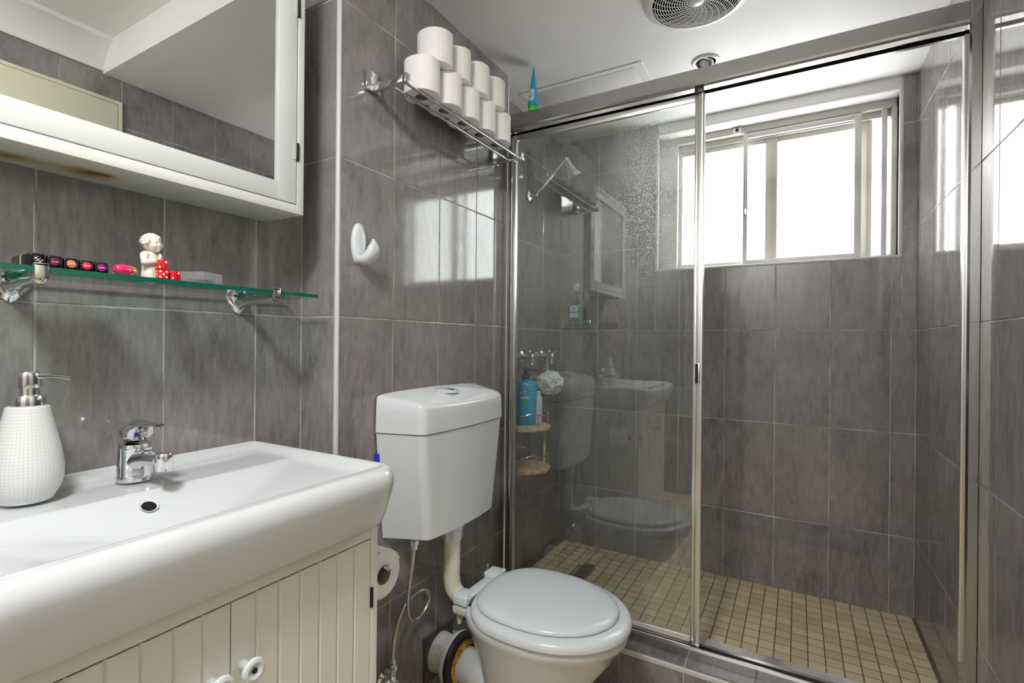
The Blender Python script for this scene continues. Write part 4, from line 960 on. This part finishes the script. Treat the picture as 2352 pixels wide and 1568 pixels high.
part('label', on_front(-0.008, 0.014, 0.085, 0.107, -0.0292), mat('leaf_print', srgb(70, 150, 90), 0.4), sb, False)
part('label', on_front(-0.022, 0.018, 0.030, 0.044, -0.0287), print_mat('shampoo_small', srgb(20, 150, 195), srgb(10, 60, 110), (320, 320, 200)), sb, False)
# white bottle behind it
wb_ = thing('white_bottle', (-0.958, 1.893, 0.802), 'slim white bottle behind the blue bottle on the caddy', 'bottle')
bm = nb(); lathe(bm, [(0.019, 0), (0.021, 0.003), (0.021, 0.10), (0.019, 0.112), (0.012, 0.118)], (-0.958, 1.893, 0.8022), (0, 0, 1), 28); part('bottle', bm, 'plastic', wb_)
bm = nb(); lathe(bm, [(0.013, 0.116), (0.013, 0.136), (0.011, 0.138)], (-0.958, 1.893, 0.8022), (0, 0, 1), 24); part('cap', bm, mat('pale_green_cap', srgb(190, 220, 180), 0.4), wb_)

# green mouthwash-like bottle in a wire holder on the back wall
wh = thing('wire_holder', (-0.988, YD, 1.23), 'clear and chrome wire holder on the shower back wall', 'holder')
bm = nb(); y0_, y1_ = YD-0.002, YD-0.075
tube(bm, [(-1.060, y0_, 1.246), (-1.060, y1_, 1.246), (-0.918, y1_, 1.246), (-0.918, y0_, 1.246)], 0.0024, 8)
tube(bm, [(-1.050, y0_, 1.224), (-1.050, y1_+0.004, 1.224), (-0.928, y1_+0.004, 1.224), (-0.928, y0_, 1.224)], 0.0020, 8)
for x in (-1.050, -0.99, -0.928): tube(bm, [(x, y1_+0.002, 1.246), (x, y1_+0.004, 1.224)], 0.0018, 8)
for x in (-1.02, -0.99, -0.96): tube(bm, [(x, y1_+0.004, 1.224), (x, y0_, 1.224)], 0.0018, 8)
part('wire_basket', bm, 'chrome', wh)
part('suction_plate', box(nb(), -1.055, -0.923, YD-0.004, YD-0.0006, 1.238, 1.262, bev=0.0012), 'chrome', wh)
gb = thing('green_bottle', (-0.985, YD-0.04, 1.2265), 'clear bottle of green liquid with white label and cap in the wire holder', 'bottle')
gc = V(-0.985, YD-0.042, 1.2265)
def gr(z, w_, d_, e=0.5):
    return [gc + V(w_*math.copysign(abs(math.cos(a))**e, math.cos(a)), d_*math.copysign(abs(math.sin(a))**e, math.sin(a)), z) for a in [2*PI*i/36 for i in range(36)]]
green = mat('green_liquid', srgb(6, 108, 84), 0.15)
bm = nb(); ringloft(bm, [gr(0, 0.036, 0.024), gr(0.004, 0.039, 0.027), gr(0.105, 0.040, 0.028)]); part('liquid', bm, green, gb)
bm = nb(); ringloft(bm, [gr(0.1052, 0.040, 0.028), gr(0.125, 0.037, 0.026), gr(0.145, 0.022, 0.019, 0.8), gr(0.165, 0.014, 0.014, 1), gr(0.183, 0.013, 0.013, 1)], False, False); part('bottle_neck', bm, 'clear', gb)
bm = nb(); lathe(bm, [(0.0155, 0.180), (0.0165, 0.182), (0.0155, 0.218), (0.0135, 0.222), (0.001, 0.223)], gc, (0, 0, 1), 28); part('cap', bm, 'plastic', gb)
lbl = part('label', box(nb(), gc.x-0.028, gc.x+0.021, gc.y-0.0300, gc.y-0.0275, gc.z+0.046, gc.z+0.108, bev=0.0008), print_mat('bottle_label', srgb(206, 214, 222), srgb(120, 130, 150), (260, 260, 160)), gb, False)
part('stripe', box(nb(), gc.x-0.027, gc.x+0.020, gc.y-0.0304, gc.y-0.0295, gc.z+0.068, gc.z+0.078), mat('blue_stripe', srgb(70, 150, 205), 0.4), lbl, False)

# floor drain
dn = thing('floor_drain', (-0.843, 2.122, ZF), 'small dark metal drain grate in the shower floor', 'drain')
part('tray', box(nb(), -0.884, -0.800, 2.050, 2.196, ZF-0.006, ZF-0.0012), 'dark', dn, False)
bm = nb()
for k in range(13): box(bm, -0.881, -0.803, 2.055+0.011*k, 2.055+0.011*k+0.004, ZF-0.0015, ZF+0.0005)
for x in (-0.8835, -0.8035): box(bm, x, x+0.003, 2.051, 2.195, ZF-0.0015, ZF+0.001)
part('bars', bm, mat('dark_steel', (0.10, 0.10, 0.09, 1), 0.4, 0.8), dn, False)

# ------------------------------------------------------------------ small things on the glass shelf
GT = GZ1 + 0.0002
lipcols = [('plum black', srgb(60, 12, 40), srgb(150, 140, 155)), ('dark plum', srgb(112, 14, 62), srgb(190, 120, 160)), ('copper', srgb(196, 122, 84), srgb(230, 190, 150)), ('coral red', srgb(205, 40, 66), srgb(250, 190, 195)), ('purple', srgb(140, 18, 110), srgb(230, 160, 220))]
blk = mat('glossy_black_case', srgb(16, 10, 14), 0.12)
def rsq(x, hw, hh, cy, cz, e=0.32, n=32):
    out = []
    for i in range(n):
        a = 2*PI*i/n + PI/4*0; c, s = math.cos(a), math.sin(a)
        out.append((x, cy+hw*math.copysign(abs(c)**e, c), cz+hh*math.copysign(abs(s)**e, s)))
    return out
lipdesc = ['plum-black lipstick case with silver lines on its end, leftmost on the shelf', 'lipstick case with dark plum oval end on the glass shelf', 'lipstick case with copper oval end, middle of the row', 'lipstick case with coral red oval end on the glass shelf', 'lipstick case with purple oval end, nearest the pink balm']
for i, ((cn, c1, c2), y) in enumerate(zip(lipcols, (0.2945, 0.3150, 0.3352, 0.3552, 0.3755))):
    hh = 0.0098 - 0.0003*i; xf = -0.9905 - 0.001*i; ln = 0.074
    t = thing('lipstick', (xf-ln/2, y, GT), lipdesc[i], 'lipstick', 'lipsticks on the glass shelf')
    cz = GT + hh
    bm = nb(); ringloft(bm, [rsq(xf-ln, 0.0085, hh*0.85, y, cz), rsq(xf-ln+0.003, 0.0095, hh, y, cz), rsq(xf-0.024, 0.0098, hh, y, cz), rsq(xf-0.003, 0.0098, hh, y, cz), rsq(xf-0.0008, 0.0092, hh*0.95, y, cz), rsq(xf, 0.0080, hh*0.84, y, cz)])
    cs = part('case', bm, blk, t, ang=50)
    bm = nb(); ringloft(bm, [rsq(xf-ln+0.036, 0.0100, hh+0.0001, y, cz), rsq(xf-ln+0.042, 0.0100, hh+0.0001, y, cz)]); part('band', bm, mat('lip_band_%d' % i, srgb(196, 160, 110) if i == 0 else c1, 0.3), t)
    if i > 0:
        bm = nb(); ringloft(bm, [rsq(xf-0.0002, 0.0062, 0.0060, y, cz, 1.0), rsq(xf+0.0006, 0.0062, 0.0060, y, cz, 1.0), rsq(xf+0.0010, 0.0048, 0.0046, y, cz, 1.0)]); en = part('shade_window', bm, mat('shade_%d' % i, c1, 0.12, coat=0.6), t)
        part('lettering', box(nb(), xf+0.0009, xf+0.0012, y-0.0036, y+0.0036, cz-0.0007, cz+0.0009), mat('shade_print_%d' % i, c2, 0.4), en, False)
    else:
        bm = nb()
        for k in range(3):
            mt = Matrix.Translation((xf+0.0002, y, cz)) @ Matrix.Rotation(0.7, 4, 'X') @ Matrix.Translation((0, 0, 0.0034*(k-1)))
            box(bm, -0.0002, 0.0004, -0.0052+0.001*k, 0.0052-0.0012*k, -0.0006, 0.0006, mtx=mt)
        mt = Matrix.Translation((xf+0.0002, y, cz)) @ Matrix.Rotation(-0.75, 4, 'X'); box(bm, -0.0002, 0.00045, -0.0056, 0.0056, -0.0006, 0.0006, mtx=mt)
        part('lettering', bm, mat('silver_print', srgb(170, 165, 175), 0.4), cs, False)
# pink balm
pb = thing('lip_balm', (-1.000, 0.408, GT), 'glossy pink egg-shaped lip balm lying on the glass shelf', 'lip balm')
ax = V(-0.35, 0.94, 0).normalized(); o_ = V(-0.996, 0.3935, GT+0.0098) ; 
pf = [(0.001, 0), (0.0040, 0.0006), (0.0066, 0.0028), (0.0088, 0.0075), (0.0097, 0.014), (0.0096, 0.020), (0.0090, 0.0245)]
bm = nb(); lathe(bm, pf, o_, ax, 32); part('cap', bm, mat('hot_pink', srgb(238, 40, 110), 0.18, coat=0.5), pb, ang=60)
bm = nb(); lathe(bm, [(0.0089, 0.0246), (0.0093, 0.026), (0.0090, 0.031), (0.0080, 0.036), (0.006, 0.038)], o_, ax, 28); part('base', bm, mat('gold_band', (0.75, 0.45, 0.15, 1), 0.25, 0.9), pb)
bm = nb(); lathe(bm, [(0.0042, -0.0003), (0.001, -0.0006)], o_+ax*0.0008, ax, 20); part('tip', bm, mat('red_tip', srgb(215, 18, 60), 0.3), pb)

# dice
dred = mat('red_die', srgb(196, 8, 22), 0.12, coat=0.5); dwhite = mat('die_pip', srgb(240, 238, 236), 0.5)
PIP = {1: [(0, 0)], 2: [(-1, -1), (1, 1)], 3: [(-1, -1), (0, 0), (1, 1)], 4: [(-1, -1), (1, 1), (-1, 1), (1, -1)], 5: [(-1, -1), (1, 1), (-1, 1), (1, -1), (0, 0)], 6: [(-1, -1), (-1, 0), (-1, 1), (1, -1), (1, 0), (1, 1)]}
DS = 0.0172
def die(c, rz, front, left, top, label):
    t = thing('die', (c[0], c[1], c[2]), label, 'die', 'red dice on the glass shelf'); h = DS/2
    mt = Matrix.Translation((c[0], c[1], c[2]+h)) @ Matrix.Rotation(rz, 4, 'Z')
    part('body', box(nb(), -h, h, -h, h, -h, h, bev=0.0012, seg=3, mtx=mt), dred, t)
    for face, nrm, ua, va in ((front, V(1, 0, 0), V(0, 1, 0), V(0, 0, 1)), (left, V(0, -1, 0), V(1, 0, 0), V(0, 0, 1)), (top, V(0, 0, 1), V(0, 1, 0), V(1, 0, 0)), (7-left, V(0, 1, 0), V(1, 0, 0), V(0, 0, 1)), (7-front, V(-1, 0, 0), V(0, 1, 0), V(0, 0, 1))):
        for (a, b) in PIP[face]:
            p = nrm*(h-0.0002) + ua*a*0.0048 + va*b*0.0048
            bm = nb(); lathe(bm, [(0.0017, 0), (0.0017, 0.0003), (0.0014, 0.0004)], p, nrm, 14); bmesh.ops.transform(bm, matrix=mt, verts=bm.verts[:]); part('pip', bm, dwhite, t)
die((-0.9985, 0.4660, GT), -0.10, 5, 6, 3, 'red die showing five in front, under the other die on the shelf')
die((-0.9990, 0.4655, GT+DS+0.0001), -0.14, 2, 4, 1, 'red die stacked on top of another die beside the cherub')
die((-0.9990, 0.4862, GT), -0.06, 2, 3, 6, 'red die lying to the right of the stacked pair on the shelf')

# cherub figurine: one remeshed body with head, curls, arms and praying hands
random.seed(11)
fc = V(-1.030, 0.4625, GT)
bm = nb()
face_d = V(0.86, 0.42, 0.0).normalized(); side = V(-face_d.y, face_d.x, 0)
def P(f, s, z): return fc + face_d*f + side*s + V(0, 0, z)
def cap(p0, p1, r0_, r1_, k=7):
    for i in range(k+1):
        t = i/k; ball(bm, p0+(p1-p0)*t, r0_*(1-t)+r1_*t, 2)
cap(P(0, 0, 0.006), P(0, 0, 0.020), 0.0150, 0.0140); cap(P(0, 0, 0.020), P(-0.001, 0, 0.040), 0.0140, 0.0125); cap(P(-0.001, 0, 0.040), P(0, 0, 0.052), 0.0115, 0.0050)
for s in (-1, 1):
    ball(bm, P(-0.001, s*0.0120, 0.0445), 0.0072, 2)
    cap(P(-0.001, s*0.0145, 0.043), P(0.004, s*0.0190, 0.0300), 0.0066, 0.0058)
    cap(P(0.004, s*0.0185, 0.0295), P(0.0165, s*0.0055, 0.0335), 0.0056, 0.0040)
    cap(P(0.0165, s*0.0022, 0.0330), P(0.0185, s*0.0010, 0.0470), 0.0034, 0.0016)
    for q in range(3): cap(P(0.0160+0.0018*q, s*0.0022, 0.037), P(0.0178+0.0012*q, s*0.0012, 0.0465-0.0012*q), 0.0017, 0.0012, 4)
hc = P(0.001, 0, 0.0665)
ball(bm, hc, (0.0150, 0.0150, 0.0160), 3); ball(bm, hc+face_d*0.006+V(0, 0, -0.006), (0.0105,)*3, 3)
for s in (-1, 1): ball(bm, hc+face_d*0.0110+side*s*0.0062+V(0, 0, -0.0055), 0.0048, 2)
ball(bm, hc+face_d*0.0158+V(0, 0, -0.0030), (0.0024, 0.0022, 0.0026), 2); ball(bm, hc+face_d*0.0150+V(0, 0, -0.0082), (0.0016, 0.0030, 0.0011), 2); ball(bm, hc+face_d*0.0120+V(0, 0, -0.0125), 0.0040, 2)
for s in (-1, 1): ball(bm, hc+face_d*0.0132+side*s*0.0058+V(0, 0, 0.0026), (0.0020, 0.0026, 0.0009), 2)
for k in range(70):
    th = random.uniform(0, 2*PI); ph = random.uniform(-0.25, 1.45)
    d_ = face_d*math.cos(th)*math.cos(ph) + side*math.sin(th)*math.cos(ph) + V(0, 0, math.sin(ph))
    if d_.dot(face_d) > 0.55 and d_.z < 0.55: continue
    ball(bm, hc + d_*0.0158, random.uniform(0.0030, 0.0046), 1)
fg = solo('cherub_figurine', bm, mat('cream_bisque', srgb(226, 214, 203), 0.5, sss=0.0), 'small cream cherub figurine with praying hands on the glass shelf', 'figurine', base=fc)
rm = fg.modifiers.new('remesh', 'REMESH'); rm.mode = 'VOXEL'; rm.voxel_size = 0.0009; rm.use_smooth_shade = True
sm = fg.modifiers.new('smooth', 'SMOOTH'); sm.iterations = 3; sm.factor = 0.5

# clear box of hair pins
cbx = thing('clear_box', (-1.022, 0.548, GT), 'clear plastic box of dark hair pins on the glass shelf', 'box')
mt = Matrix.Translation((-1.022, 0.5465, GT)) @ Matrix.Rotation(0.42, 4, 'Z')
bm = nb(); Lx, Ly, hz, tw = 0.026, 0.027, 0.0205, 0.0012
for a in ((-Lx, Lx, -Ly, -Ly+tw), (-Lx, Lx, Ly-tw, Ly), (-Lx, -Lx+tw, -Ly+tw, Ly-tw), (Lx-tw, Lx, -Ly+tw, Ly-tw)): box(bm, *a, 0.0, hz, mtx=mt)
box(bm, -Lx+tw, Lx-tw, -Ly+tw, Ly-tw, 0, tw, mtx=mt)
part('tray', bm, 'clear', cbx, False)
part('lid', box(nb(), -Lx-0.0008, Lx+0.0008, -Ly-0.0008, Ly+0.0008, hz, hz+0.0016, bev=0.0004, mtx=mt), 'clear', cbx, False)
bm = nb(); random.seed(5)
for k in range(60):
    a = random.uniform(0, PI); c = V(random.uniform(-0.012, 0.012), random.uniform(-0.013, 0.013), random.uniform(0.0022, 0.0085)); d_ = V(math.cos(a), math.sin(a), random.uniform(-0.12, 0.12))*random.uniform(0.007, 0.011)
    tube(bm, [mt @ (c-d_), mt @ (c+d_)], 0.0007, 5)
part('hair_pins', bm, mat('dark_pins', srgb(30, 30, 36), 0.35, 0.5), cbx, kind='stuff')
